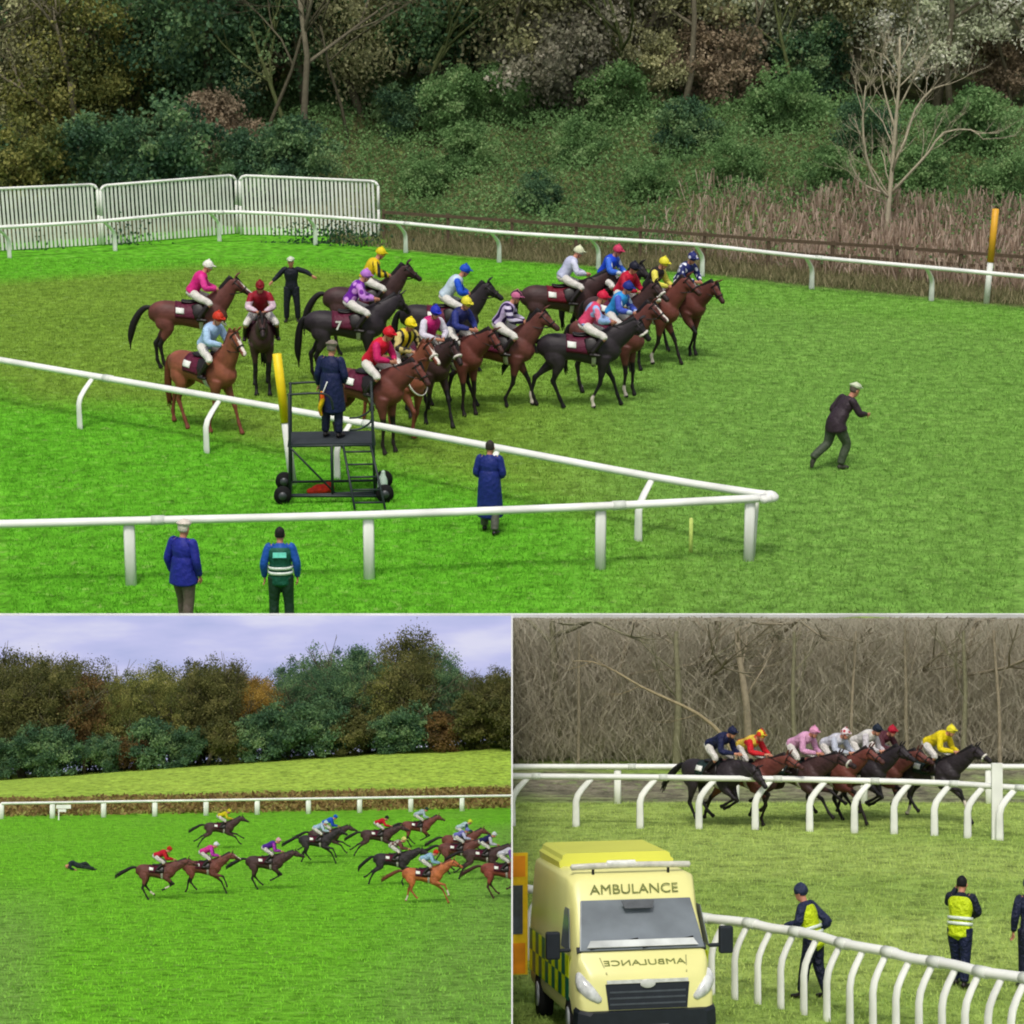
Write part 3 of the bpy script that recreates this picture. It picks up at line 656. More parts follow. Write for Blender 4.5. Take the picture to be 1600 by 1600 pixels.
# brown post and rail fence behind the far rail
root = empty('wooden_fence', Matrix(), 'weathered brown post and rail fence between the far white rail and the bank', 'fence')
fp = [G1.on(x, y, Y) for x, y, Y in ((600, 372, 76.0), (700, 378, 75.0), (800, 385, 74.0), (900, 392, 73), (1000, 399, 72.0), (1100, 406, 71), (1200, 414, 70), (1300, 421, 69.2), (1400, 428, 68.4), (1500, 436, 67.5), (1600, 444, 66.6), (1700, 450, 65.8))]
for p in fp: p.z = 0
for i, p in enumerate(fp):
    bm = bmesh.new(); bar(bm, p + V((0, 0, -.1)), p + V((0, 0, 1.0)), .11, .1); obj('post', bm, WOOD, root)
for z in (.92, .55):
    bm = bmesh.new()
    for a_, b_ in zip(fp, fp[1:]): bar(bm, a_ + V((0, -.07, z)), b_ + V((0, -.07, z)), .03, .10, (0, 1, 0))
    obj('rail', bm, WOOD, root)
YEL = plain((236, 206, 20), .5, .4, var=.08); ORY = plain((216, 160, 40), .5, .4, var=.08)
def marker(G, foot, h, top, w_, lean, mat, label):
    p = G.at(*foot); root = empty('marker_post', G.M @ Matrix.Translation(p), label, 'post')
    L = V((lean[0], lean[1], h)); bm = bmesh.new(); loft(bm, [(V((0, 0, -.05)), w_ / 2, w_ / 2), (L * (1 - top), w_ / 2, w_ / 2)], n=12, sub=1, cap=.02); obj('lower_post', tomesh(bm), WHITE, root)
    bm = bmesh.new(); loft(bm, [(L * (1 - top), w_ / 2 * 1.12, w_ / 2 * 1.12), (L, w_ / 2 * 1.12, w_ / 2 * 1.12)], n=12, sub=1, cap=.05); obj('painted_top', tomesh(bm), mat, root)
marker(G1, (1541, 474), 2.66, .56, .17, (.12, 0), ORY, 'tall distance post with orange-yellow top and white foot at the far right rail')
marker(G1, (458, 757), 2.62, .52, .16, (-.25, 0), YEL, 'leaning post with bright yellow top beside the starter rostrum')
p = G1.at(1079, 863); bm = bmesh.new(); loft(bm, [(p, .035, .035), (p + V((0, 0, .62)), .035, .035)], n=8, sub=1)
tag(obj('ground_stake', tomesh(bm), plain((206, 222, 120), .6)), 'short pale yellow stake in the grass left of the corner post', 'stake')

# starter's rostrum
rp = G1.at(520, 785); root = empty('starter_rostrum', G1.M @ Matrix.Translation(rp) @ Matrix.Rotation(R(4), 4, 'Z'), 'dark green steel rostrum on wheels with ladder and handrails, starter standing on it', 'rostrum')
STEEL = plain((20, 34, 34), .5, .5); TYRE = plain((22, 22, 22), .8, .2)
W_, D_, PH = 1.62, 1.0, 1.12
bm = bmesh.new()
for x in (-W_ / 2, W_ / 2):
    for y in (0, D_): rod(bm, (x, y, .12), (x * .96, y, PH + 1.02), .028)
for z in (.16, PH): 
    for y in (0, D_): rod(bm, (-W_ / 2, y, z), (W_ / 2, y, z), .026)
    for x in (-W_ / 2, W_ / 2): rod(bm, (x, 0, z), (x, D_, z), .026)
rod(bm, (-W_ / 2, 0, PH), (.05, 0, .18), .02); rod(bm, (W_ / 2, 0, .2), (.05, 0, .18), .02); rod(bm, (.0, 0, .15), (0, 0, PH), .03); rod(bm, (-.95, -.05, .16), (1.0, -.05, .12), .03)
obj('frame', tomesh(bm), STEEL, root)
bm = bmesh.new(); box(bm, (0, D_ / 2, PH + .02), (W_, D_, .05)); obj('platform', bm, plain((46, 52, 56), .8), root)
bm = bmesh.new()
for y in (0, D_):
    pts = [V((-W_ / 2, y, PH + 1.0)), V((-.2, y, PH + 1.02)), V((.0, y, PH + .92)), V((.04, y, PH + .7))]; loft(bm, [(q, .022, .022) for q in pts], n=8, sub=3)
    obj('handrail', tomesh(bm), STEEL, root); bm = bmesh.new()
    pts = [V((.35, y, PH + .3)), V((.55, y, PH + .32)), V((.75, y, PH + .45)), V((.78, y, PH + .62))]; loft(bm, [(q, .02, .02) for q in pts], n=8, sub=3); obj('grab_rail', tomesh(bm), STEEL, root); bm = bmesh.new()
bm.free()
lad = bmesh.new()
for s_ in (0, .52): rod(lad, (.22 + s_, -.02, PH), (.42 + s_ * 1.1, -.75, .06), .024)
for k in range(5):
    f = (k + .5) / 5; rod(lad, (.22 + .2 * f, -.02 - .73 * f, PH - (PH - .06) * f), (.74 + .25 * f, -.02 - .73 * f, PH - (PH - .06) * f), .02)
obj('ladder', tomesh(lad), STEEL, root)
for x, y in ((-.95, -.05), (1.0, -.05), (-.95, 1.05), (1.0, 1.05)):
    bm = bmesh.new(); loft(bm, [(V((x, y - .06, .17)), .17, .17), (V((x, y + .06, .17)), .17, .17)], side=(1, 0, 0), n=18, sub=1, cap=.02); wh = obj('wheel', tomesh(bm), TYRE, root)
    bm = bmesh.new(); loft(bm, [(V((x, y - .075, .17)), .08, .08), (V((x, y + .075, .17)), .08, .08)], side=(1, 0, 0), n=12, sub=1, cap=.02); obj('rim', tomesh(bm), plain((60, 64, 66), .4, .5), wh)
bm = bmesh.new(); q0 = G1.at(502, 772); ball(bm, (q0.x, q0.y, .10), .2, .14, .10); ball(bm, (q0.x + .14, q0.y + .05, .12), .12, .1, .12); ball(bm, (q0.x - .16, q0.y - .04, .07), .13, .08, .07)
tag(obj('red_bag', voxel(bm, .02, 2), plain((196, 44, 20), .7, var=.4, scale=14)), 'crumpled red bag on the grass under the rostrum', 'bag')
bm = bmesh.new(); q0 = G1.at(598, 775); loft(bm, [(V((q0.x, q0.y, 0)), .09, .09), (V((q0.x, q0.y, .3)), .10, .10), (V((q0.x + .01, q0.y, .42)), .05, .05), (V((q0.x + .02, q0.y, .5)), .035, .035)], n=14, sub=2)
tag(obj('canister', tomesh(bm), plain((188, 208, 192), .4)), 'pale metal canister standing right of the rostrum', 'canister')

running_rail(G2, RAIL2, 1.18, (0, -.1), 'white running rail along the far side of the lower left track', .2, .42, .12, cutlist=LEFT_BOARD, curved=False)
bm = bmesh.new(); q0 = G2.at(97, 1282) ; box(bm, (q0.x, q0.y + .5, 1.0), (1.1, .1, .28)); box(bm, (q0.x - .1, q0.y + .5, .72), (.6, .1, .2)); box(bm, (q0.x - .35, q0.y + .5, .4), (.08, .08, .82))
tag(obj('rail_sign', bm, WHITE, M=G2.M), 'small blank white board hanging on the far rail at the lower left', 'sign')
running_rail(G3, [(790, 1256), (965, 1256), (1150, 1256), (1350, 1256), (1545, 1256), (1740, 1256)], 1.02, (0, 0), 'straight white rail along the wood edge behind the lower right horses', .16, .2, .06, curved=False, cutlist=RIGHT_BOARD)
running_rail(G3, [(720, 1290), (800, 1292), (900, 1293), (1000, 1294), (1092, 1296), (1180, 1297), (1265, 1299), (1335, 1301), (1397, 1303), (1460, 1306), (1512, 1310), (1562, 1314), (1620, 1318)], 1.27, (.42, .1),
             'white rail with hooked posts in front of the lower right horses', .15, .2, .06, cutlist=RIGHT_BOARD, wavy=.0)
fr_t = [(1080, 1426), (1110, 1430), (1148, 1436), (1200, 1446), (1255, 1458), (1340, 1483), (1420, 1503), (1500, 1522), (1570, 1538), (1640, 1552)]
running_rail(G3, [(700 + 36 * i - 20, interp([(700, 1340), (820, 1375)] + fr_t[1:], 700 + 36 * i) + 121) for i in range(27)], 1.16, (.22, .08),
             'nearest white rail with closely set hooked posts running down right behind the ambulance', .15, .16, .07, cutlist=RIGHT_BOARD, wavy=.014)
bm = bmesh.new(); p = G3.at(1558, 1312); box(bm, (p.x, p.y, .9), (.26, .1, 1.9)); tag(obj('tall_post', bm, WHITE, M=G3.M), 'tall broad white post at the right end of the lower right rails', 'post')

# ------------------------------------------------------------------ horses
TR = [(-.84, 1.20, .10, .08), (-.76, 1.24, .23, .17), (-.60, 1.28, .29, .25), (-.38, 1.29, .28, .27), (-.12, 1.26, .25, .265), (.14, 1.235, .285, .285), (.38, 1.235, .33, .265), (.54, 1.26, .345, .225), (.68, 1.22, .27, .195), (.80, 1.20, .16, .13)]
def trs(x):
    return [interp([(r_[0], r_[k]) for r_ in TR], x) for k in (1, 2, 3)]
POSES = {
 'stand': dict(fl=[(.54, .53), (.53, .19), (.58, .045)], fr=[(.50, .53), (.47, .19), (.52, .045)], hl=[(-.76, .60), (-.74, .21), (-.67, .045)], hr=[(-.64, .60), (-.58, .21), (-.51, .045)], dz=0),
 'walk': dict(fl=[(.70, .56), (.80, .22), (.87, .05)], fr=[(.42, .52), (.26, .20), (.29, .05)], hl=[(-.92, .60), (-1.0, .24), (-.97, .06)], hr=[(-.55, .58), (-.40, .20), (-.33, .045)], dz=-.02),
 'walk2': dict(fl=[(.44, .52), (.30, .20), (.33, .05)], fr=[(.74, .64), (.70, .32), (.76, .17)], hl=[(-.58, .60), (-.46, .22), (-.38, .045)], hr=[(-.90, .62), (-.96, .27), (-.98, .11)], dz=-.02),
 'trot': dict(fl=[(.78, .74), (.66, .44), (.60, .30)], fr=[(.50, .52), (.42, .19), (.47, .045)], hl=[(-.70, .58), (-.62, .20), (-.55, .045)], hr=[(-.95, .70), (-1.10, .40), (-1.16, .27)], dz=0),
 'g_stretch': dict(fl=[(1.02, .84), (1.30, .66), (1.43, .60)], fr=[(.96, .68), (1.16, .38), (1.28, .28)], hl=[(-1.02, .72), (-1.32, .50), (-1.44, .44)], hr=[(-.94, .60), (-1.16, .28), (-1.22, .14)], dz=-.04),
 'g_gather': dict(fl=[(.66, .62), (.40, .46), (.28, .42)], fr=[(.80, .70), (.54, .56), (.42, .50)], hl=[(-.46, .60), (-.20, .30), (-.08, .22)], hr=[(-.56, .52), (-.38, .18), (-.30, .05)], dz=-.03),
 'g_stance': dict(fl=[(.60, .50), (.46, .19), (.52, .045)], fr=[(.92, .80), (.78, .50), (.68, .42)], hl=[(-.92, .68), (-1.20, .44), (-1.30, .40)], hr=[(-.86, .60), (-1.02, .26), (-1.06, .12)], dz=-.06),
 'g_land': dict(fl=[(.86, .58), (1.02, .24), (1.10, .06)], fr=[(.96, .82), (1.10, .52), (1.14, .38)], hl=[(-.60, .62), (-.66, .26), (-.72, .14)], hr=[(-.48, .58), (-.30, .34), (-.22, .26)], dz=-.05),
}
NECKS = {  # mid, poll, muzzle
 'up': ((.86, 1.74), (1.00, 2.02), (1.38, 1.68)), 'proud': ((.84, 1.78), (.95, 2.10), (1.30, 1.70)), 'low': ((.94, 1.62), (1.16, 1.82), (1.44, 1.42)),
 'race': ((1.04, 1.56), (1.36, 1.74), (1.84, 1.50)), 'race2': ((1.00, 1.62), (1.28, 1.86), (1.72, 1.58)), 'down': ((1.02, 1.40), (1.30, 1.42), (1.62, 1.02))}
_h = {}
def lerp(a_, b_, t_): return tuple(x + (y - x) * t_ for x, y in zip(a_, b_))
def horse_mesh(pose, neck, turn, tailkind):
    key = (pose, neck, turn, tailkind)
    if key in _h: return _h[key]
    P = POSES[pose]; dz = P['dz']; bm = bmesh.new()
    loft(bm, [(V((x, 0, z + dz)), w_, h) for x, z, h, w_ in TR], n=20)
    ball(bm, (-.55, 0, 1.44 + dz), .2, .16, .12)                      # croup
    mid, poll, muz = NECKS[neck]
    def T(q, f): return V((q[0] - .12 * abs(turn) * f, turn * f, q[1] + dz))
    b0 = V((.50, 0, 1.36 + dz)); m_ = T(mid, .35); pl = T(poll, .8); mz = T(muz, 1.55)
    loft(bm, [(b0, .16, .29), (b0.lerp(m_, .5) + V((0, 0, -.01)), .135, .26), (m_, .105, .20), (m_.lerp(pl, .6), .088, .155), (pl, .075, .115)], n=16)
    hd = (mz - pl); hn = hd.normalized(); upv = V((0, 0, 1)) - hn * hn.z; upv.normalize(); sd_ = hn.cross(upv).normalized()
    loft(bm, [(pl + upv * -.01, .07, .10), (pl + hd * .22 - upv * .04, .085, .135), (pl + hd * .45 - upv * .03, .068, .105), (pl + hd * .72 - upv * .01, .05, .07), (pl + hd * .92, .052, .066), (mz, .044, .05)], side=sd_, n=14)
    for s in (1, -1):                                                    # ears, nostril swell, cheek
        e0 = pl + upv * .08 + sd_ * .05 * s - hn * .0
        loft(bm, [(e0, .03, .022), (e0 + upv * .09 + sd_ * .015 * s, .034, .02), (e0 + upv * .18 + sd_ * .01 * s + hn * .03, .008, .008)], side=sd_, n=8)
        ball(bm, pl + hd * .3 - upv * .06 + sd_ * .045 * s, .06, .05, .08, 8)
        ball(bm, pl + hd * .28 + upv * .045 + sd_ * .06 * s, .022, .02, .02, 8)
    legs = []
    for k, y in (('fl', .155), ('fr', -.155)):
        kn, ft, te = P[k]; y2 = y * .9
        up = V((.50, y * .95, 1.12 + dz)); el = V((.48, y * 1.02, .97 + dz)); kn3 = V((kn[0], y2, kn[1])); ft3 = V((ft[0], y2, ft[1])); te3 = V((te[0], y2, te[1]))
        loft(bm, [(up, .11, .17), (el, .095, .135), (el.lerp(kn3, .5), .06, .078), (el.lerp(kn3, .85), .046, .052), (kn3, .05, .055), (kn3.lerp(ft3, .18), .038, .042), (kn3.lerp(ft3, .7), .03, .036), (ft3, .042, .045), (ft3.lerp(te3, .5), .035, .037), (te3, .053, .052), (te3 + (te3 - ft3).normalized() * .03, .058, .058)], n=10, sub=2)
        legs.append((kn3, ft3, te3))
    for k, y in (('hl', .165), ('hr', -.165)):
        hk, ft, te = P[k]; y2 = y * .85
        hp = V((-.50, y * .75, 1.22 + dz)); sx = -.44 + (hk[0] + .72) * .25; sf = V((sx, y * 1.0, .99 + dz)); hk3 = V((hk[0], y2, hk[1])); ft3 = V((ft[0], y2, ft[1])); te3 = V((te[0], y2, te[1]))
        loft(bm, [(hp, .13, .24), (hp.lerp(sf, .6) + V((-.06, 0, 0)), .13, .225), (sf + V((-.05, 0, -.04)), .10, .155), (sf.lerp(hk3, .5) + V((-.01, 0, 0)), .07, .09), (sf.lerp(hk3, .82), .048, .058), (hk3, .05, .066), (hk3.lerp(ft3, .2), .042, .05), (hk3.lerp(ft3, .7), .032, .04), (ft3, .045, .048), (ft3.lerp(te3, .5), .037, .039), (te3, .054, .054), (te3 + (te3 - ft3).normalized() * .03, .058, .058)], n=10, sub=2)
        legs.append((hk3, ft3, te3))
    me = voxel(bm, .021, 4)
    at = me.color_attributes.new('marks', 'FLOAT_COLOR', 'POINT')
    import numpy as np
    nv = len(me.vertices); co = np.empty(nv * 3); me.vertices.foreach_get('co', co); co = co.reshape(-1, 3)
    def dseg(a_, b_):
        a_ = np.array(a_); b_ = np.array(b_); d = b_ - a_; t_ = np.clip(((co - a_) @ d) / (d @ d), 0, 1); return np.linalg.norm(co - a_ - t_[:, None] * d, axis=1), t_
    dark = np.zeros(nv); sock = np.zeros(nv); blz = np.zeros(nv)
    for i, (kn3, ft3, te3) in enumerate(legs):
        d1, t1 = dseg(kn3 + (V((0, 0, .10))), ft3); dark = np.maximum(dark, np.clip((.13 - d1) / .05, 0, 1))
        d2, t2 = dseg(ft3, te3); f = np.clip((.09 - d2) / .03, 0, 1); dark = np.maximum(dark, f)
        if i in (1, 2): sock = np.maximum(sock, np.clip((.10 - d2) / .03, 0, 1) * (1 - np.clip((t2 - .9) / .1, 0, 1)))
    dm, _ = dseg(mz - hn * .06, mz); dark = np.maximum(dark, np.clip((.12 - dm) / .06, 0, .7))
    q = co - np.array(pl); ah = q @ np.array(hn); ay = q @ np.array(sd_); au = q @ np.array(upv)
    blz = np.where((ah > .06) & (ah < .62) & (np.abs(ay) < .034) & (au > .015), 1.0, 0.0)
    arr = np.ones((nv, 4)); arr[:, 0] = dark; arr[:, 1] = sock; arr[:, 2] = blz; at.data.foreach_set('color', arr.ravel())
    out = {'body': me}
    # mane and tail
    bm = bmesh.new(); crest = []
    for f in [i / 6 for i in range(7)]:
        c = (b0 + V((.02, 0, .23))).lerp(m_ + V((-.10, 0, .13)), min(1, f * 2)) if f < .5 else (m_ + V((-.10, 0, .13))).lerp(pl + V((-.03, 0, .09)), f * 2 - 1)
        crest.append(c)
    loft(bm, [(c + V((0, -.035, -.03)), .03, .075) for c in crest], side=(0, 1, 0), n=8, sub=2)
    loft(bm, [(pl + upv * .09, .03, .03), (pl + upv * .08 + hn * .12, .035, .02), (pl + upv * .07 + hn * .22, .008, .008)], side=sd_, n=8)
    out['mane'] = tomesh(bm, 'mane')
    bm = bmesh.new(); t0 = V((-.80, 0, 1.40 + dz))
    ts = {'hang': [(0, 0), (-.10, -.02), (-.18, -.20), (-.22, -.48), (-.24, -.76), (-.22, -.98)], 'swish': [(0, 0), (-.13, .02), (-.28, -.10), (-.42, -.34), (-.50, -.62), (-.52, -.82)],
          'stream': [(0, 0), (-.16, .04), (-.36, -.02), (-.58, -.14), (-.80, -.26), (-.98, -.34)], 'kick': [(0, 0), (-.14, .0), (-.30, -.10), (-.50, -.26), (-.70, -.46), (-.80, -.60)]}[tailkind]
    rr = [.045, .06, .075, .085, .07, .02]
    loft(bm, [(t0 + V((x, .02 * i, z)), r_ * .8, r_) for i, ((x, z), r_) in enumerate(zip(ts, rr))], n=10, sub=3)
    r2 = random.Random(4)
    for k in range(16):
        yo = r2.gauss(0, .035); zo = r2.gauss(0, .035); loft(bm, [(t0 + V((x, .02 * i + yo * i / 3, z + zo * i / 3)), .012, .012) for i, (x, z) in enumerate(ts)], n=4, sub=2)
    out['tail'] = tomesh(bm, 'tail')
    # saddle cloth: wraps the trunk
    def wrap(x0, x1, a0, a1, off, nx=6, na=18, skew=0.0):
        b_ = bmesh.new(); rows = []
        for layer in (off, off + .012):
            rws = []
            for i in range(nx + 1):
                x = x0 + (x1 - x0) * i / nx; z, h, w_ = trs(x); row = []
                for j in range(na + 1):
                    an = R(a0 + (a1 - a0) * j / na); xx = x + skew * (1 - math.cos(an))
                    row.append(b_.verts.new((xx, (w_ + layer) * math.sin(an), z + dz + (h + layer) * math.cos(an))))
                rws.append(row)
            rows.append(rws)
        A, B2 = rows
        for i in range(nx):
            for j in range(na):
                b_.faces.new((B2[i][j], B2[i + 1][j], B2[i + 1][j + 1], B2[i][j + 1])); b_.faces.new((A[i][j], A[i][j + 1], A[i + 1][j + 1], A[i + 1][j]))
        for i in range(nx):
            for j in (0, na): b_.faces.new((A[i][j], A[i + 1][j], B2[i + 1][j], B2[i][j]))
        for j in range(na):
            for i in (0, nx): b_.faces.new((A[i][j], B2[i][j], B2[i][j + 1], A[i][j + 1]))
        return tomesh(b_, 'wrap')
    out['saddle_cloth'] = wrap(-.28, .34, -98, 98, .012)
    out['patchL'] = wrap(-.26, -.08, 52, 78, .027, 2, 4); out['patchR'] = wrap(-.26, -.08, -78, -52, .027, 2, 4)
    out['girth'] = wrap(.24, .33, 98, 262, .006, 1, 18)
    bm = bmesh.new(); z, h, w_ = trs(.1); loft(bm, [(V((-.14, 0, 1.57 + dz)), .14, .03), (V((.0, 0, 1.545 + dz)), .15, .035), (V((.16, 0, 1.56 + dz)), .14, .035), (V((.28, 0, 1.61 + dz)), .08, .045)], n=12)
    for s in (1, -1): loft(bm, [(V((.20, .2 * s, 1.52 + dz)), .02, .12), (V((.24, .285 * s, 1.36 + dz)), .02, .15), (V((.26, .305 * s, 1.22 + dz)), .015, .11)], side=(0, 1, 0), n=8)
    out['saddle'] = tomesh(bm, 'saddle')
    bm = bmesh.new()
    band(bm, pl + hd * .62 - upv * .02, hn, sd_, .066, .092, .028, .008); band(bm, pl + hd * .10 - upv * .02, hn, sd_, .088, .125, .022, .008)
    for s in (1, -1): bar(bm, pl + hd * .10 + sd_ * .092 * s - upv * .01, pl + hd * .80 + sd_ * .06 * s - upv * .02, .008, .022, sd_)
    out['bridle'] = tomesh(bm, 'bridle')
    bm = bmesh.new()
    hands = V((.62 if pose[0] != 'g' else .80, 0, (1.80 if pose[0] != 'g' else 1.76) + dz))
    for s in (1, -1): loft(bm, [(pl + hd * .80 + sd_ * .06 * s, .009, .009), ((pl + hd * .8).lerp(hands, .5) + V((0, .09 * s, -.06)), .009, .009), (hands + V((0, .06 * s, 0)), .009, .009)], n=5, sub=3)
    out['reins'] = tomesh(bm, 'reins')
    bm = bmesh.new(); ra = .085; c = pl + hd * .60 - upv * .02
    pts = []
    for k in range(17):
        an = 2 * math.pi * k / 16; pts.append(c + sd_ * math.cos(an) * .062 + upv * math.sin(an) * .085)
    loft(bm, [(p, .028, .028) for p in pts], side=hn, n=8, sub=1); out['sheepskin_noseband'] = tomesh(bm, 'nb')
    bm = bmesh.new(); band(bm, V((.66, 0, 1.25 + dz)), V((1, 0, .55)), (0, 1, 0), .205, .30, .05, .012, 20, 180 + 5, 360 - 5)
    out['breast_girth'] = tomesh(bm, 'bg')
    _h[key] = out; return out
# ------------------------------------------------------------------ people
def hand(bm, w_, d, side, curl=.5):
    d = V(d).normalized(); side = V(side); side = (side - d * side.dot(d)).normalized(); nr = d.cross(side)
    loft(bm, [(w_, .027, .02), (w_ + d * .05, .04, .017), (w_ + d * .09, .04, .015)], side=side, n=8, sub=1)
    for i, (o, L) in enumerate(((-.031, .062), (-.010, .074), (.011, .07), (.031, .056))):
        a_ = w_ + d * .085 + side * o; m_ = a_ + (d - nr * curl * .7).normalized() * L * .55; e_ = m_ + (d - nr * curl * 2.2).normalized() * L * .5
        loft(bm, [(a_, .0095, .0095), (m_, .009, .009), (e_, .0075, .0075)], side=side, n=6, sub=1)
    a_ = w_ + d * .03 - side * .034; loft(bm, [(a_, .013, .012), (a_ + (d * .5 - side * .8).normalized() * .035, .011, .011), (a_ + (d * .9 - side * .7 - nr * curl * .4).normalized() * .065, .009, .009)], side=nr, n=6, sub=1)
_p = {}
def human(key, J, kind='jockey', skirt=0, vest=False, hat='cap', curl=.5):
    if key in _p: return _p[key]
    g = {k: (V(v) if not isinstance(v, dict) else {s: V(q) for s, q in v.items()}) for k, v in J.items()}
    pel, ch, nk, hd = g['pelvis'], g['chest'], g['neck'], g['head']; sh, el, ha, hip, kn, an, toe = (g[k] for k in ('sh', 'el', 'ha', 'hip', 'kn', 'an', 'toe'))
    side = (sh[1] - sh[-1]).normalized(); face = g['face'].normalized(); ups = (hd - nk).normalized(); up = (ups - face * ups.dot(face)).normalized(); hs = up.cross(face).normalized()
    hside = (hip[1] - hip[-1]).normalized(); sp = (ch - pel).normalized()
    out = {}
    def torso(b_, f, lo=-.07, top=1.0):
        loft(b_, [(pel + sp * lo, .145 + f, .105 + f), (pel + sp * .03, .155 + f, .115 + f), (pel.lerp(ch, .5), .138 + f, .10 + f), (ch, .172 + f, .122 + f), (ch.lerp(nk, .55), .165 + f, .10 + f), (ch.lerp(nk, .85 * top), .09 + f, .075 + f)], side=side, n=16)
    bm = bmesh.new(); torso(bm, 0)
    loft(bm, [(nk - ups * .05, .065, .065), (nk, .055, .058), (nk.lerp(hd, .55), .055, .06)], side=hs, n=10)
    loft(bm, [(hd - up * .115 + face * .035, .04, .045), (hd - up * .085 + face * .02, .058, .07), (hd - up * .02 + face * .005, .074, .09), (hd + up * .05, .076, .095), (hd + up * .10, .06, .075), (hd + up * .125, .03, .04)], side=hs, n=14)
    loft(bm, [(hd + face * .088 + up * .02, .008, .01), (hd + face * .108 - up * .02, .014, .014), (hd + face * .092 - up * .035, .016, .01)], side=hs, n=6, sub=1)
    loft(bm, [(hd + face * .075 - up * .062 - hs * .022, .009, .012), (hd + face * .088 - up * .062, .009, .012), (hd + face * .075 - up * .062 + hs * .022, .009, .012)], side=up, n=6, sub=1)
    for s in (1, -1):
        ball(bm, hd + hs * .077 * s - up * .012, .016, .016, .03, 8)
        loft(bm, [(sh[s] - side * .04 * s, .06, .06), (sh[s], .056, .056), (sh[s].lerp(el[s], .5), .046, .046), (el[s], .038, .038), (el[s].lerp(ha[s], .35), .038, .038), (ha[s], .026, .022)], side=side, n=10)
        hand(bm, ha[s], (ha[s] - el[s]), V((0, 0, 1)) if abs((ha[s] - el[s]).normalized().z) < .8 else V((1, 0, 0)), curl)
        loft(bm, [(hip[s] + sp * .03, .085, .09), (hip[s].lerp(kn[s], .35), .075, .08), (kn[s], .052, .056), (kn[s].lerp(an[s], .35), .05, .056), (an[s], .036, .04)], side=hside, n=10)
        loft(bm, [(an[s] - V((0, 0, .02)), .035, .035), (an[s].lerp(toe[s], .5) - V((0, 0, .025)), .04, .03), (toe[s], .038, .022)], side=hside, n=8, sub=1)
    out['body'] = voxel(bm, .0125, 1)
    bm = bmesh.new(); torso(bm, .036 if kind == 'jockey' else .024, -.05 if kind != 'jockey' else -.02, .95)
    loft(bm, [(nk - ups * .07, .085, .085), (nk - ups * .005, .068, .07)], side=hs, n=10, sub=1)   # collar
    if skirt:
        dn = ((kn[1] + kn[-1]) / 2 - pel).normalized()
        loft(bm, [(ch.lerp(pel, .35), .195, .15), (pel + sp * .04, .215, .17), (pel + dn * skirt * .5, .24, .19), (pel + dn * skirt, .255, .205)], side=hside, n=16)
    out['jacket'] = voxel(bm, .017, 2)
    for s in (1, -1):
        bm = bmesh.new(); f = .030 if kind == 'jockey' else .026
        loft(bm, [(sh[s] - side * .07 * s + V((0, 0, .004)), .068, .068), (sh[s] - side * .01 * s + V((0, 0, .004)), .066 + f * .35, .066 + f * .35), (sh[s].lerp(el[s], .5), .05 + f * .9, .05 + f * .9), (el[s], .045 + f * .9, .045 + f * .9), (el[s].lerp(ha[s], .5), .038 + f * .8, .038 + f * .8), (el[s].lerp(ha[s], .93), .034 + f * .4, .032 + f * .4)], side=side, n=12)
        out['sleeve%d' % s] = voxel(bm, .015, 2)
    bm = bmesh.new(); f = .012 if kind == 'jockey' else .03
    loft(bm, [(pel + sp * .07, .148 + f * .6, .108 + f * .6), (pel, .158 + f * .6, .118 + f * .6), (pel - sp * .08, .14 + f * .6, .10 + f * .6)], side=hside, n=16)
    for s in (1, -1):
        e_ = kn[s].lerp(an[s], .18) if kind == 'jockey' else an[s] + V((0, 0, .03))
        loft(bm, [(hip[s] + sp * .04, .092 + f, .097 + f), (hip[s].lerp(kn[s], .4), .078 + f, .085 + f), (kn[s], .056 + f, .06 + f), (kn[s].lerp(e_, .5), .052 + f, .056 + f), (e_, .042 + f, .046 + f)], side=hside, n=12)
    out['trousers'] = voxel(bm, .017, 2)
    for s in (1, -1):
        bm = bmesh.new(); st_ = kn[s].lerp(an[s], .16) if kind == 'jockey' else kn[s].lerp(an[s], .82)
        loft(bm, [(st_, .062, .066), (kn[s].lerp(an[s], .5) if kind == 'jockey' else kn[s].lerp(an[s], .9), .056, .062), (an[s] + V((0, 0, .01)), .045, .05)], side=hside, n=12, sub=2)
        dd = toe[s] - an[s]; dh = V((dd.x, dd.y, 0)); dh = dh.normalized() if dh.length > .01 else dd.normalized()
        loft(bm, [(an[s] - dh * .05 - V((0, 0, .045)), .04, .04), (an[s] - V((0, 0, .035)), .046, .05), (an[s].lerp(toe[s], .55) - V((0, 0, .02)), .05, .038), (toe[s], .045, .028)], side=hside, n=10, sub=2)
        out['boot%d' % s] = voxel(bm, .014, 1)
    if kind == 'jockey':
        bm = bmesh.new()
        loft(bm, [(hd - up * .01 - face * .01, .094, .118), (hd + up * .04, .098, .122), (hd + up * .09, .085, .105), (hd + up * .135, .045, .06)], side=hs, n=18)
        loft(bm, [(hd + face * .10 + up * .045 - hs * .06, .012, .02), (hd + face * .155 + up * .03, .01, .035), (hd + face * .10 + up * .045 + hs * .06, .012, .02)], side=up, n=8)
        ball(bm, hd + up * .152, .028, .028, .024, 10)
        out['helmet'] = tomesh(bm, 'helmet')
        bm = bmesh.new(); band(bm, hd + up * .012 + face * .005, up, hs, .084, .102, .035, .01, 20, 0, 180 if hs.cross(up).dot(face) < 0 else -180)
        band(bm, hd - up * .06 + face * .01, face, hs, .066, .075, .014, .005, 14, 0, 360)
        out['goggles'] = tomesh(bm, 'gog')
    else:
        bm = bmesh.new()
        for s in (1, -1): ball(bm, hd + face * .083 + hs * .03 * s + up * .012, .012, .012, .010, 8)
        out['eyes'] = tomesh(bm, 'eyes')
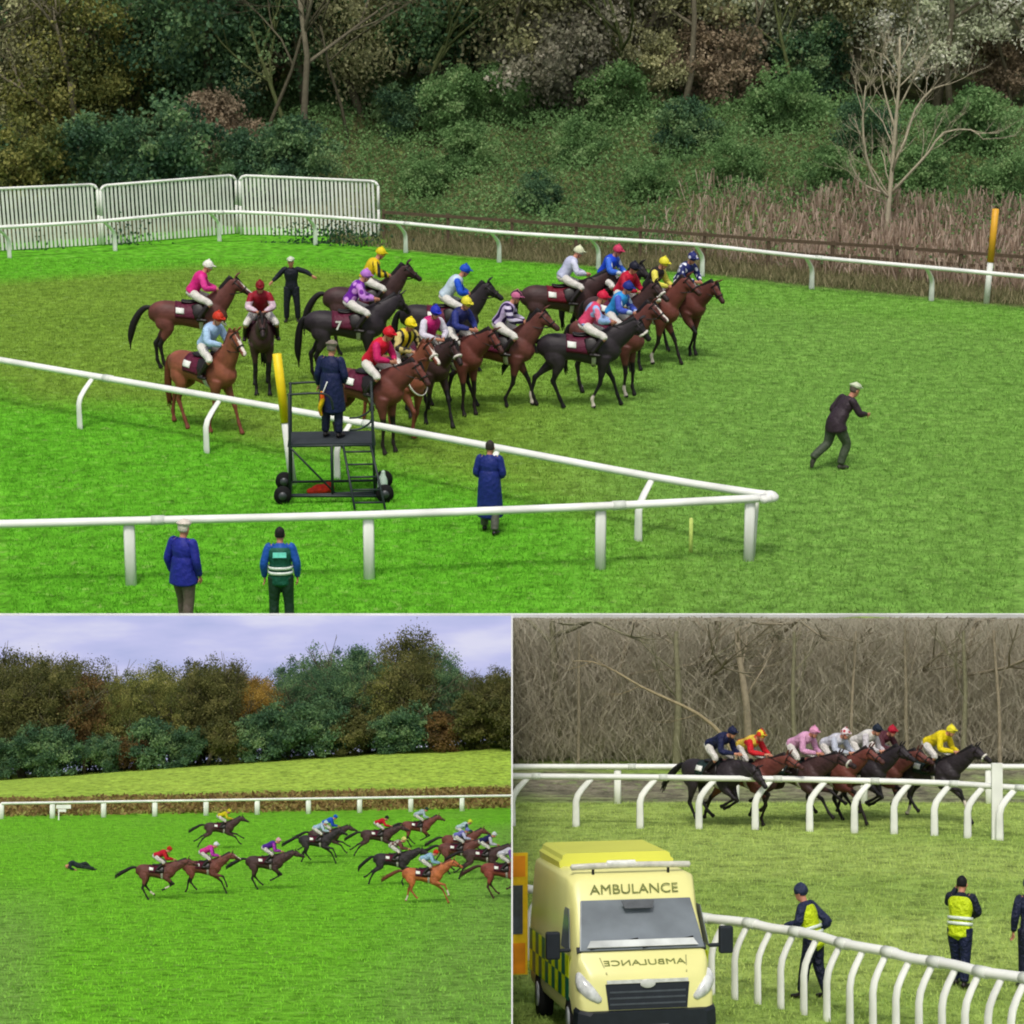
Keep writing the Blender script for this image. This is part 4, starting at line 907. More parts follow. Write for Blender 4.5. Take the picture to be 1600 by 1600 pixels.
        bm = bmesh.new()
        loft(bm, [(hd - up * .03 - face * .035, .078, .072), (hd + up * .03 - face * .02, .084, .092), (hd + up * .085 - face * .01, .075, .09), (hd + up * .128, .036, .05)], side=hs, n=16)
        out['hair'] = voxel(bm, .014, 1)
        if hat == 'flat':
            bm = bmesh.new()
            loft(bm, [(hd + up * .06 - face * .01, .098, .118), (hd + up * .10, .105, .13), (hd + up * .135, .06, .08)], side=hs, n=16)
            loft(bm, [(hd + face * .09 + up * .075 - hs * .05, .012, .03), (hd + face * .15 + up * .062, .01, .03), (hd + face * .09 + up * .075 + hs * .05, .012, .03)], side=up, n=8)
            out['cap'] = tomesh(bm, 'cap')
        elif hat == 'beanie':
            bm = bmesh.new(); loft(bm, [(hd - up * .0 - face * .01, .095, .112), (hd + up * .06, .097, .115), (hd + up * .12, .07, .085), (hd + up * .155, .03, .04)], side=hs, n=16); out['cap'] = tomesh(bm, 'cap')
        if vest:
            bm = bmesh.new(); torso(bm, .040, -.14, .82); out['vest'] = voxel(bm, .018, 2)
            bm = bmesh.new()
            for f in (.18, .42): band(bm, pel.lerp(ch, f), sp, side, .138 + .052 + .012, .10 + .052 + .014, .05, .006, 24)
            out['strip'] = tomesh(bm, 'strip')
            bm = bmesh.new(); box(bm, (0, 0, 0), (.02, .22, .085)); c_ = ch.lerp(nk, .15)
            fw = side.cross(sp); fw = fw if fw.dot(face) > 0 else -fw
            bmesh.ops.transform(bm, verts=bm.verts, matrix=Matrix.Translation(c_ - fw * .168) @ Matrix((fw, side, sp)).transposed().to_4x4())
            out['badge'] = tomesh(bm, 'badge', False)
    _p[key] = out; return out
def both(x, y, z): return {1: (x, y, z), -1: (x, -y, z)}
def jockey_J(pose, dz, k=0):
    if pose == 'sit':
        l = .06 * k + .05
        return dict(pelvis=(-.02 + l * .3, 0, 1.76 + dz), chest=(.14 + l, 0, 2.06 + dz), neck=(.22 + l * 1.4, 0, 2.20 + dz), head=(.29 + l * 1.6, 0, 2.32 + dz), face=(1, 0, -.22),
                    sh=both(.17 + l * 1.2, .185, 2.11 + dz), el=both(.27 + l, .26, 1.88 + dz), ha=both(.54, .085, 1.82 + dz), hip=both(.0, .12, 1.72 + dz), kn=both(.40, .31, 1.56 + dz), an=both(.16, .345, 1.22 + dz), toe=both(.33, .365, 1.18 + dz))
    l = .05 * k
    return dict(pelvis=(-.08, 0, 1.93 + dz), chest=(.26 + l, 0, 2.05 + dz + l), neck=(.42 + l, 0, 2.12 + dz + l), head=(.53 + l, 0, 2.20 + dz + l), face=(1, 0, -.12),
                sh=both(.33 + l, .185, 2.05 + dz + l), el=both(.45, .25, 1.82 + dz), ha=both(.72, .08, 1.77 + dz), hip=both(-.06, .12, 1.88 + dz), kn=both(.33, .30, 1.66 + dz), an=both(.02, .335, 1.34 + dz), toe=both(.19, .35, 1.29 + dz))
MAROON = cloth((88, 22, 48))
def horse_and_jockey(G, px, py, head, pose, neck, coat, hl, jl, jk, cap, body, sleeve=None, jp='sit', turn=0.0, tail='hang', nb=False, bg=None, k=0, grp='', num=None, cut=None, lift=0, s=1.04, cl=None, breech=(222, 218, 210)):
    if G is G1: py += 4; s = 1.09
    if G is G3: s = 1.08
    p = G.at(px, py); M = place(G, (p.x, p.y, lift), head, s)
    hm = horse_mesh(pose, neck, turn, tail); dz = POSES[pose]['dz']
    h = empty('racehorse', M, hl, 'horse', 'racehorses ' + grp)
    cm = coat_mat(*coat); hairm = plain(coat[1] if len(coat) > 1 and coat[1] else (18, 15, 14), .6, .3, var=.5, scale=30)
    if len(coat) > 0 and coat[0][0] > 130: hairm = plain((96, 48, 30), .6, .3, var=.4, scale=30)
    if tail == 'hang' or True: obj('tail', hm['tail'], hairm if tail != 'darktail' else LEATHER, h)
    obj('body', hm['body'], cm, h); obj('mane', hm['mane'], hairm, h)
    sc = obj('saddle_cloth', hm['saddle_cloth'], cl or MAROON, h)
    if num:
        for sgn in (-1,):
            cu = bpy.data.curves.new('number', 'FONT'); cu.body = num; cu.size = .27; cu.align_x = 'CENTER'; cu.align_y = 'CENTER'; cu.extrude = .004; cu.offset = .006
            to = bpy.data.objects.new('t', cu); COL.objects.link(to); me = bpy.data.meshes.new_from_object(to.evaluated_get(bpy.context.evaluated_depsgraph_get())); bpy.data.objects.remove(to)
            z, hh, w_ = trs(-.16); o = obj('number', me, WHITE, sc); o.matrix_parent_inverse = Matrix(); o.matrix_local = Matrix.Translation((-.14, -(w_ + .034), z + dz + .02)) @ Matrix.Rotation(R(90 + 4), 4, 'X')
    else:
        obj('number_patch', hm['patchL'], WHITE, sc); obj('number_patch', hm['patchR'], WHITE, sc)
    obj('girth', hm['girth'], cloth((210, 205, 195)), h); obj('saddle', hm['saddle'], LEATHER, h); obj('bridle', hm['bridle'], LEATHER, h); obj('reins', hm['reins'], LEATHER, h)
    if nb: obj('sheepskin_noseband', hm['sheepskin_noseband'], cloth((226, 220, 208)), h)
    if bg: obj('breast_girth', hm['breast_girth'], cloth(bg), h)
    JJ = jockey_J(jp, dz, k); fx = .09 if jp == 'sit' else .04
    JJ = {a_: ({q: (v[0] + fx, v[1], v[2]) for q, v in b_.items()} if isinstance(b_, dict) else (b_[0] + fx, b_[1], b_[2]) if a_ != 'face' else b_) for a_, b_ in JJ.items()}
    hu = human((jp, dz, k), JJ)
    j = empty('person', M, jl, 'jockey', 'jockeys ' + grp)
    obj('body', hu['body'], SKIN, j); obj('silks_jacket', hu['jacket'], body, j)
    for q in (1, -1): obj('sleeve', hu['sleeve%d' % q], sleeve or body, j); obj('boot', hu['boot%d' % q], LEATHER, j)
    obj('breeches', hu['trousers'], cloth(breech), j); obj('helmet', hu['helmet'], cap, j); obj('goggles', hu['goggles'], BLACK, j)
    if cut is not None: cut += [h, j]
BAY = ((100, 56, 50), (24, 18, 20)); DBAY = ((66, 44, 44), (20, 15, 17)); BLK = ((44, 37, 42), (18, 15, 18)); CH = ((134, 76, 56), (116, 62, 46)); RBAY = ((108, 58, 50), (30, 20, 20))
c_ = cloth
g1 = 'circling at the start'
J1 = [
 (298, 574, 4, 'stand', 'up', BAY, 'bay horse standing apart at the far left with a long black tail', 'jockey in plain pink jacket and white cap on the leftmost bay horse', c_((236, 236, 222)), c_((214, 34, 128)), c_((228, 60, 150)), dict(nb=False, bg=(226, 220, 205), tail='swish')),
 (320, 668, -36, 'walk', 'proud', CH, 'bright chestnut horse walking behind the near rail at the left', 'jockey in pale blue jacket and red cap on the chestnut horse behind the near rail', c_((200, 52, 30)), c_((158, 188, 222)), c_((170, 200, 232)), dict(turn=-.1)),
 (410, 606, -82, 'stand', 'low', DBAY, 'dark bay horse facing the camera with its head low, beside the yellow post', 'jockey in maroon jacket with one pale band on the sleeves, facing the camera', c_((128, 20, 28)), c_((140, 14, 34)), c_((150, 20, 40), (216, 190, 204), 'hoop', .9), dict()),
 (566, 549, 8, 'stand', 'up', DBAY, 'dark brown horse with raised head behind the black number 7 horse', 'jockey in yellow jacket and yellow cap at the back of the left bunch', c_((232, 208, 24)), c_((228, 196, 26)), c_((228, 200, 30), (40, 40, 30), 'chev', 2.0), dict(tail='swish')),
 (541, 592, 3, 'stand', 'low', BLK, 'black horse with a white 7 on its maroon saddle cloth', 'jockey in purple and lilac patched jacket on the black number 7 horse', c_((186, 120, 210)), c_((112, 28, 160), (214, 150, 232), 'spots', 5.5), c_((206, 140, 226), (120, 40, 160), 'spots', 6.0), dict(num='7', turn=.25, k=0)),
 (688, 580, 0, 'walk', 'up', BLK, 'black horse with high head in the middle of the bunch under the blue-capped rider', 'jockey in pale blue jacket with royal blue sleeves and blue cap on a black horse', c_((24, 76, 190)), c_((196, 214, 226)), c_((30, 84, 206)), dict(nb=False, k=1)),
 (704, 640, -42, 'stand', 'low', RBAY, 'reddish bay horse coming forward right of the chestnut in the front of the bunch', 'jockey with yellow cap and navy jacket half hidden behind the royal blue cap', c_((226, 216, 60)), c_((30, 34, 90)), c_((40, 50, 120)), dict()),
 (664, 654, -58, 'walk', 'low', DBAY, 'dark bay horse hidden between two forward-facing horses, head down', 'jockey with royal blue cap and pink jacket in the middle of the front bunch', c_((34, 44, 176)), c_((190, 26, 110)), c_((214, 208, 222)), dict(nb=True)),
 (622, 678, -52, 'walk2', 'up', CH, 'red chestnut horse with white breast girth facing forward behind the near rail', 'jockey in black and yellow jacket and bright yellow cap, facing the camera', c_((236, 216, 30)), c_((34, 34, 30), (226, 200, 40), 'stripe', 2.2), c_((44, 40, 34), (210, 190, 120), 'patch', 6.0), dict(bg=(232, 228, 220), nb=True)),
 (572, 700, -30, 'stand', 'low', RBAY, 'brown horse close behind the near rail, next to the rostrum', 'jockey in red and magenta jacket and red cap beside the starter', c_((206, 20, 40)), c_((206, 18, 48)), c_((204, 30, 100)), dict(k=1)),
 (772, 630, -10, 'walk', 'up', BAY, 'bay horse striding right with head up in front of the black horse', 'jockey in dark purple jacket with lilac stripes and pink cap on the striding bay', c_((206, 110, 150), (30, 20, 40), 'stripe', 4.0), c_((44, 22, 74), (196, 176, 214), 'stripe', 2.4), c_((40, 24, 70), (206, 196, 220), 'hoop', 2.6), dict(nb=False, turn=-.06)),
 (872, 546, 6, 'stand', 'low', DBAY, 'dark brown horse at the back of the right bunch, tail to the left', 'jockey in lilac-white jacket and pale cap at the back of the right bunch', c_((222, 226, 190)), c_((196, 200, 226)), c_((214, 216, 236)), dict(cl=c_((110, 20, 40)))),
 (936, 540, -30, 'stand', 'up', BLK, 'black horse with white-edged bridle at the back of the right bunch', 'jockey in royal blue jacket and rose pink cap in front of the far rail', c_((200, 60, 96)), c_((22, 70, 206)), c_((60, 110, 220), (220, 230, 240), 'spots', 5.0), dict(nb=False)),
 (962, 572, -38, 'stand', 'up', DBAY, 'dark horse with white noseband in the middle of the right bunch', 'jockey in crimson jacket and black cap in the middle of the right bunch', c_((26, 26, 44)), c_((190, 18, 52)), c_((176, 20, 50)), dict(nb=True)),
 (1006, 562, -30, 'walk', 'up', RBAY, 'tall bay horse with white front sock leading the right bunch', 'jockey in black and yellow jacket and yellow cap on the tall bay', c_((232, 222, 60)), c_((34, 26, 26)), c_((226, 216, 90)), dict()),
 (1056, 551, -48, 'walk2', 'low', BAY, 'rightmost bay horse of the start, head bent towards the camera', 'jockey in navy jacket with white spots and spotted cap on the rightmost horse', c_((36, 44, 110), (226, 226, 236), 'spots', 9.0), c_((26, 34, 96), (224, 228, 240), 'spots', 6.0), c_((30, 38, 100), (224, 228, 240), 'spots', 7.0), dict()),
 (948, 612, -28, 'stand', 'up', BAY, 'bay horse with white blaze seen beyond the near black horse', 'jockey in bright blue jacket and dark blue cap just behind the pink and blue rider', c_((30, 44, 130)), c_((50, 150, 220)), c_((70, 90, 190), (190, 210, 240), 'spots', 5.0), dict()),
 (905, 632, 0, 'walk', 'low', BLK, 'near black horse of the right bunch with white hind fetlock and tail held out', 'jockey in pink, white and pale blue jacket and pink cap on the near black horse', c_((206, 24, 64)), c_((220, 70, 110), (150, 180, 230), 'patch', 4.0), c_((160, 190, 240), (230, 120, 150), 'patch', 4.0), dict(nb=True, tail='kick')),
]
socky = {14, 17, 16}
for i, (px, py, hd, pose, neck, coat, hl, jl, cap, body, sl, kw) in enumerate(J1):
    cc = coat + (i in socky, i in (0, 1, 8, 16)) ; cc = (cc[0], cc[1], cc[2], cc[3])
    horse_and_jockey(G1, px, py, hd, pose, neck, cc, hl, jl, None, cap, body, sl, grp=g1, **kw)
g2 = 'galloping on the lower left track'
J2 = [
 (243, 1406, 2, 'g_gather', 'race', BAY, 'last bay horse of the galloping field with tail stretched behind', 'jockey in red jacket and red cap on the last galloping horse', (196, 40, 30), (206, 20, 50), (200, 30, 40)),
 (315, 1398, 2, 'g_land', 'race2', RBAY, 'reddish bay with white blaze galloping just ahead of the last horse', 'jockey in pink jacket and white cap, second from the back', (230, 230, 236), (222, 60, 150), (206, 60, 190)),
 (342, 1326, 6, 'g_stretch', 'race2', DBAY, 'dark horse leaping along near the far rail on its own', 'jockey all in yellow nearest the far rail at the back', (222, 214, 30), (222, 210, 20), (214, 200, 30)),
 (413, 1390, 2, 'g_gather', 'race', DBAY, 'dark bay galloping alone between the back pair and the main pack', 'jockey in purple jacket and pink cap on the lone dark bay', (230, 170, 190), (84, 34, 150), (170, 60, 180)),
 (492, 1350, 0, 'g_land', 'race2', BLK, 'black horse galloping in the middle of the track under the pale blue jacket', 'jockey in pale blue-white jacket in the middle of the lower left field', (200, 226, 226), (176, 204, 230), (190, 210, 234)),
 (506, 1340, 0, 'g_stretch', 'race', DBAY, 'dark horse half hidden beyond the black horse under the blue rider', 'jockey in bright blue jacket and blue cap beyond the pale blue rider', (20, 90, 206), (30, 100, 216), (30, 80, 206)),
 (588, 1340, 4, 'g_stretch', 'race', DBAY, 'dark brown horse galloping stretched out behind the front pack', 'jockey in red jacket and black and white cap in front of the pack', (40, 36, 34), (206, 20, 46), (206, 24, 50)),
 (650, 1324, 6, 'g_gather', 'race2', RBAY, 'bay horse galloping nearest the far rail in the front pack', 'jockey in pale grey jacket and dark cap nearest the far rail', (30, 60, 50), (176, 196, 210), (180, 200, 214)),
 (612, 1384, -2, 'g_stance', 'race', BLK, 'black horse with swinging tail galloping behind the near chestnut', 'jockey in white and brown checked jacket and pale yellow cap', (228, 222, 130), (196, 190, 180), (120, 70, 70)),
 (716, 1350, 4, 'g_stretch', 'race2', RBAY, 'red bay galloping in the front pack under the yellow-capped rider', 'jockey in pale green-white jacket and yellow cap in the front pack', (220, 220, 60), (190, 216, 220), (40, 60, 90)),
 (712, 1366, 0, 'g_gather', 'race', BAY, 'bay horse in the thick of the front pack, rump to the left', 'jockey in lilac and blue jacket bent low in the front pack', (120, 130, 200), (120, 120, 200), (200, 200, 236)),
 (752, 1376, 0, 'g_stance', 'race', DBAY, 'dark bay at the front of the pack by the partition', 'jockey in navy jacket and white cap by the partition', (226, 230, 236), (34, 34, 90), (210, 210, 226)),
 (660, 1412, -3, 'g_land', 'race2', ((176, 100, 58), (150, 82, 50)), 'light chestnut horse galloping nearest the camera on the lower left track', 'jockey in pale blue jacket and red cap on the near light chestnut', (206, 46, 26), (156, 196, 224), (150, 190, 220)),
 (782, 1404, -3, 'g_gather', 'race', ((128, 62, 52), (60, 30, 28)), 'red-brown horse cut off by the partition at the right of the track', 'jockey in white and purple jacket cut off by the partition', (236, 232, 180), (216, 214, 226), (120, 80, 170)),
]
for i, (px, py, hd, pose, neck, coat, hl, jl, cap, body, sl) in enumerate(J2):
    b_ = c_(body, (110, 60, 60), 'check', 9.0) if i == 8 else c_(body)
    horse_and_jockey(G2, px, py, hd, pose, neck, (coat[0], coat[1], i in (0, 12), i == 1), hl, jl, None, c_(cap), b_, c_(sl), jp='crouch', tail='stream' if i != 8 else 'kick', grp=g2, cut=LEFT_BOARD, k=i % 2, s=1.03, lift=.0)
g3 = 'galloping on the lower right course'
J3 = [
 (1112, 1290, -44, 'g_gather', 'down', BLK, 'black horse at the back of the lower right field with its head right down', 'jockey in navy jacket and navy cap at the back of the lower right field', (22, 28, 62), (22, 28, 66), (24, 30, 70)),
 (1160, 1289, -46, 'g_stance', 'race', RBAY, 'bay horse galloping second from the back of the lower right field', 'jockey in red and yellow jacket and red and yellow cap', (214, 60, 40), (222, 190, 70), (206, 30, 40)),
 (1240, 1288, -46, 'g_stretch', 'race', DBAY, 'dark bay with white bridle under the pink rider', 'jockey all in pale pink in the lower right field', (220, 150, 186), (216, 160, 194), (214, 156, 192)),
 (1292, 1286, -48, 'g_land', 'race2', RBAY, 'red bay in the middle of the lower right field', 'jockey in white and grey jacket and white cap with red markings', (226, 210, 212), (206, 206, 216), (190, 196, 210)),
 (1338, 1284, -46, 'g_gather', 'race2', BLK, 'black horse beside the rider in black cap, front of the lower right group', 'jockey in white jacket and black cap in the lower right field', (22, 34, 50), (216, 212, 206), (206, 200, 204)),
 (1366, 1279, -50, 'g_stance', 'race', BAY, 'brown horse half hidden on the far side of the lower right group', 'jockey in dark maroon jacket and red cap half hidden behind the group', (176, 26, 50), (84, 40, 50), (84, 44, 52)),
 (1452, 1284, -44, 'g_land', 'race2', BLK, 'leading black horse of the lower right field with white noseband', 'jockey in bright yellow jacket and yellow cap leading the lower right field', (232, 220, 50), (230, 208, 20), (232, 210, 24)),
]
for i, (px, py, hd, pose, neck, coat, hl, jl, cap, body, sl) in enumerate(J3):
    cm_ = c_(cap, (228, 206, 60), 'stripe', 3.0) if i == 1 else c_(cap, (196, 40, 60), 'spots', 10.0) if i == 3 else c_(cap)
    horse_and_jockey(G3, px, py, hd, pose, neck, (coat[0], coat[1], i == 6, False), hl, jl, None, cm_, c_(body, (206, 30, 40), 'patch', 4.0) if i == 1 else c_(body), c_(sl), jp='crouch', tail='stream' if i else 'kick', grp=g3, cut=RIGHT_BOARD, k=(i + 1) % 2, nb=i in (2, 6), cl=c_((30, 50, 48)))

# standing people
def stand_J(lean=0, step=.0, arms='down', facep=(1, 0, 0), h=1.0, spread=.1):
    J = dict(pelvis=(0, 0, .95), chest=(.02 + lean, 0, 1.30), neck=(.03 + lean * 1.4, 0, 1.50), head=(.06 + lean * 1.6, 0, 1.63), face=facep, sh=both(.02 + lean * 1.1, .19, 1.43),
             hip=both(0, .095, .90), kn={1: (.03 + step * .5, spread, .50), -1: (.03 - step * .4, -spread, .50)}, an={1: (step, spread * 1.1, .09), -1: (-step, -spread * 1.1, .09)}, toe={1: (step + .17, spread * 1.3, .035), -1: (-step + .17, -spread * 1.3, .035)})
    if arms == 'down': J['el'] = both(-.02 + lean, .27, 1.15); J['ha'] = both(.06 + lean, .27, .90)
    elif arms == 'front': J['el'] = both(-.03 + lean, .27, 1.16); J['ha'] = both(.22 + lean, .12, 1.08)
    elif arms == 'hands_front': J['el'] = both(.0, .25, 1.15); J['ha'] = both(.2, .1, 1.0)
    elif arms == 'out': J['el'] = {1: (.0, .40, 1.36), -1: (.02, -.36, 1.25)}; J['ha'] = {1: (.04, .56, 1.26), -1: (.10, -.50, 1.12)}
    elif arms == 'flag': J['el'] = {1: (0, .26, 1.16), -1: (.0, -.27, 1.16)}; J['ha'] = {1: (.10, .30, .93), -1: (.12, -.2, 1.0)}
    elif arms == 'reach': J['el'] = {1: (.16, .25, 1.20), -1: (-.14, -.24, 1.17)}; J['ha'] = {1: (.42, .2, 1.12), -1: (.04, -.26, 1.02)}
    elif arms == 'raise': J['el'] = {1: (.16, .24, 1.30), -1: (.12, -.26, 1.2)}; J['ha'] = {1: (.2, .12, 1.56), -1: (.26, -.1, 1.08)}
    return J
def person(G, p, yaw, key, J, label, jacket, trousers, hair=(60, 50, 44), capm=None, sleeve=None, skirt=0, vest=None, hat=None, s=1.0, grp=None, boots=LEATHER, cut=None, cat_='person', tx=0, ty=0, badge=False, curl=.5):
    hu = human(key, J, 'man', skirt, vest is not None, hat, curl)
    root = empty('person', place(G, p, yaw, s, tx, ty), label, cat_, grp)
    obj('body', hu['body'], SKIN, root); obj('jacket', hu['jacket'], jacket, root); obj('trousers', hu['trousers'], trousers, root)
    for q in (1, -1): obj('sleeve', hu['sleeve%d' % q], sleeve or jacket, root); obj('boot', hu['boot%d' % q], boots, root)
    obj('hair', hu['hair'], plain(hair, .7, var=.4, scale=40), root); obj('eyes', hu['eyes'], BLACK, root)
    if hat: obj('cap', hu['cap'], capm, root)
    if vest is not None:
        v = obj('vest', hu['vest'], vest, root); obj('reflective_strip', hu['strip'], plain((214, 224, 214), .3, .6), v)
        if badge: obj('back_badge', hu['badge'], plain((120, 226, 206), .4, .5), v)
    if cut is not None: cut.append(root)
    return root
NAVY = c_((26, 34, 74)); NAVY2 = c_((30, 44, 120)); DK = c_((26, 28, 40)); GREYT = c_((104, 92, 84)); GRN = c_((28, 92, 72)); HV = c_((204, 226, 30))
P = person
P(G1, G1.at(457, 503), -90, 'arms_out', stand_J(arms='out', spread=.14), 'steward in black with arms held out and a pale cap, behind the horses', DK, DK, (150, 150, 140), c_((206, 214, 190)), hat='flat', s=1.0, grp='racecourse staff at the start')
P(G1, (rp.x - .02, rp.y + .45, PH + .05), 70, 'starter', stand_J(arms='flag', spread=.12), 'starter in navy coat and grey flat cap standing on the rostrum', NAVY, c_((28, 34, 60)), (120, 112, 100), c_((132, 122, 108)), skirt=.45, hat='flat', s=1.06, grp='racecourse staff at the start')
fl = bmesh.new(); loft(fl, [(V((0, 0, 0)), .10, .03), (V((.02, 0, -.15)), .12, .05), (V((-.03, 0, -.32)), .10, .04), (V((0, 0, -.46)), .05, .03)], n=12)
fm = cloth((240, 196, 20), (226, 90, 20), 'patch', 4.0)
q0 = V((rp.x - .20, rp.y + .28, PH + .98)); fo = tag(obj('flag', voxel(fl, .015, 2), fm, M=Matrix.Translation(q0)), 'furled yellow and orange flag held by the starter on the rostrum', 'flag')
bm = bmesh.new(); rod(bm, (0, 0, -.1), (.12, 0, .2), .012); obj('flag_stick', tomesh(bm), WHITE, fo)
P(G1, G1.at(765, 833), 78, 'long_coat', stand_J(arms='hands_front', step=.16, spread=.12), 'man in long navy coat seen from behind between the two near rails', NAVY2, c_((96, 96, 88)), (52, 46, 42), skirt=.62, s=.98, grp='racecourse staff at the start')
P(G1, G1.at(290, 985), 62, 'blue_jacket', stand_J(arms='down', step=.12), 'man with pale flat cap, blue jacket and grey trousers at the bottom left', c_((34, 42, 140)), GREYT, (214, 206, 190), c_((216, 206, 190)), hat='flat', skirt=.16, s=1.02, grp='racecourse staff at the start')
P(G1, G1.at(441, 985), 92, 'green_vest', stand_J(arms='down', spread=.12), 'man with dark hair and green vest with pale reflective bands at the bottom left', c_((30, 84, 170)), c_((34, 60, 46)), (28, 24, 24), vest=GRN, s=.96, grp='racecourse staff at the start', badge=True)
Jr = dict(pelvis=(0, 0, .92), chest=(.20, 0, 1.22), neck=(.32, 0, 1.38), head=(.40, 0, 1.50), face=(1, 0, -.2), sh=both(.24, .19, 1.34), el={1: (.10, .28, 1.10), -1: (.36, -.27, 1.10)}, ha={1: (.28, .24, .96), -1: (.56, -.2, 1.06)},
          hip=both(0, .095, .88), kn={1: (-.10, .1, .50), -1: (.20, -.1, .50)}, an={1: (-.42, .1, .22), -1: (.08, -.1, .10)}, toe={1: (-.44, .1, .06), -1: (.25, -.1, .04)})
P(G1, G1.at(1303, 733), 25, 'runner', Jr, 'man in dark jacket, grey-green trousers and pale cap running across the open turf', c_((52, 40, 48)), c_((74, 84, 66)), (90, 80, 70), c_((214, 222, 190)), hat='flat', skirt=.14, s=1.06, grp='racecourse staff at the start', boots=plain((60, 60, 50)))
# person lying on the lower left turf
Jl = dict(pelvis=(.02, 0, .24), chest=(-.26, .04, .36), neck=(-.44, .08, .30), head=(-.52, .10, .18), face=(-.7, 0, -.6), sh={1: (-.34, .22, .34), -1: (-.34, -.12, .36)}, el={1: (-.46, .30, .12), -1: (-.30, -.30, .14)}, ha={1: (-.24, .24, .06), -1: (-.10, -.26, .06)},
          hip={1: (.04, .1, .22), -1: (.04, -.08, .24)}, kn={1: (.38, .16, .34), -1: (.42, -.08, .16)}, an={1: (.62, .2, .08), -1: (.82, -.06, .08)}, toe={1: (.70, .34, .05), -1: (.98, -.02, .06)})
P(G2, G2.at(121, 1360), 0, 'lying', Jl, 'person in dark clothes crumpled on the turf at the lower left', c_((36, 48, 52)), c_((44, 54, 50)), s=1.05, cut=LEFT_BOARD)
P(G3, G3.at(1272, 1560), 150, 'stew_reach', stand_J(arms='reach', lean=.10, step=.16), 'steward in yellow high-visibility vest and navy hood leaning left at the nearest rail', c_((34, 42, 72)), c_((22, 28, 50)), (34, 42, 66), c_((44, 52, 80)), vest=HV, hat='beanie', s=1.0, grp='high-visibility stewards at the lower right', cut=RIGHT_BOARD)
P(G3, G3.at(1500, 1542), 60, 'stew_raise', stand_J(arms='raise', lean=.04, step=.12), 'steward in yellow high-visibility vest raising a hand to the ear, black hair', c_((24, 30, 48)), c_((24, 32, 64)), (16, 16, 18), vest=HV, s=1.0, grp='high-visibility stewards at the lower right', cut=RIGHT_BOARD)
P(G3, G3.at(1611, 1545), 100, 'stew_dark', stand_J(arms='down', step=.05), 'person in dark navy clothes cut off by the right edge at the lower right', c_((28, 34, 62)), c_((24, 28, 50)), (40, 44, 60), c_((44, 52, 80)), hat='beanie', s=1.0, cut=RIGHT_BOARD)

# ------------------------------------------------------------------ ambulance (local x forward)
ap = G3.at(1015, 1640); AM = place(G3, (ap.x, ap.y, 0), -90 + 12.0, 1.0) @ Matrix.Translation((-.15, 0, 0)) @ Matrix.Diagonal((.58, 1.02, .93, 1))
root = empty('ambulance', AM, 'pale yellow ambulance van facing the camera with dark windscreen and light bar', 'ambulance')
RIGHT_BOARD.append(root)
PY = plain((230, 226, 150), .35, .5, var=.05, scale=1.0); PY2 = plain((220, 222, 92), .35, .5, var=.05, scale=1.0); GL = plain((112, 120, 126), .2, .5, var=.35, scale=1.2); TRIM = plain((26, 32, 40), .5, .4)
def hull(b_, secs):   # secs: (x, [(y, z)...]) half outline bottom -> top, mirrored
    rows = []
    for x, pr in secs:
        L = [b_.verts.new((x if len(q_) == 2 else x + q_[2], q_[0], q_[1])) for q_ in pr] + [b_.verts.new((x if len(q_) == 2 else x + q_[2], -q_[0], q_[1])) for q_ in reversed(pr)]
        rows.append(L)
    for a_, c2 in zip(rows, rows[1:]):
        for k in range(len(a_)): b_.faces.new((a_[k], a_[(k + 1) % len(a_)], c2[(k + 1) % len(a_)], c2[k]))
    b_.faces.new(rows[0]); b_.faces.new(rows[-1][::-1])
def sec(w_, z0, z1, wt, r_=.14): return [(w_ * .97, z0), (w_, z0 + .12), (w_, (z0 + z1) * .5), (wt + (w_ - wt) * .25, z1 - r_ * 1.6), (wt, z1 - r_ * .5), (wt - r_ * .9, z1)]
bm = bmesh.new()
hull(bm, [(-5.3, sec(.98, .42, 2.50, .90)), (-2.6, sec(1.0, .42, 2.52, .92)), (-1.55, sec(1.0, .42, 2.52, .92)), (-1.3, sec(1.0, .42, 2.42, .88)), (-1.08, sec(1.0, .42, 2.10, .86, .08)),
          (-.42, sec(.99, .42, 1.42, .90, .06)), (-.36, sec(.98, .42, 1.34, .92, .06)), (-.02, sec(.95, .42, 1.16, .84, .08)), (.06, sec(.90, .42, 1.02, .78, .08)), (.10, sec(.84, .44, .78, .76, .05))])
bo = tomesh(bm, 'amb', True); o = obj('body', bo, PY, root); mo = o.modifiers.new('b', 'BEVEL'); mo.width = .03; mo.segments = 2; mo.limit_method = 'ANGLE'; mo.angle_limit = R(35)
bm = bmesh.new(); hull(bm, [(-5.2, sec(.86, 2.46, 2.72, .80, .06)), (-2.9, sec(.86, 2.46, 2.72, .80, .06))]); obj('roof_box', bm, PY2, root)
def quad(b_, pts, th=.012):
    pts = [V(p) for p in pts]; n_ = (pts[1] - pts[0]).cross(pts[2] - pts[0]).normalized() * th
    a_ = [b_.verts.new(p) for p in pts]; c2 = [b_.verts.new(p + n_) for p in pts]; b_.faces.new(a_[::-1]); b_.faces.new(c2)
    for k in range(len(pts)): b_.faces.new((a_[k], a_[(k + 1) % len(pts)], c2[(k + 1) % len(pts)], c2[k]))
def screen(x, z): return None
bm = bmesh.new(); quad(bm, [(-.385, -.90, 1.43), (-.385, .90, 1.43), (-1.06, .80, 2.13), (-1.06, -.80, 2.13)], .03)
ws = obj('windscreen', bm, GL, root); m_ = ws.modifiers.new('b', 'BEVEL'); m_.width = .04; m_.segments = 2; m_.affect = 'VERTICES' if False else 'EDGES'
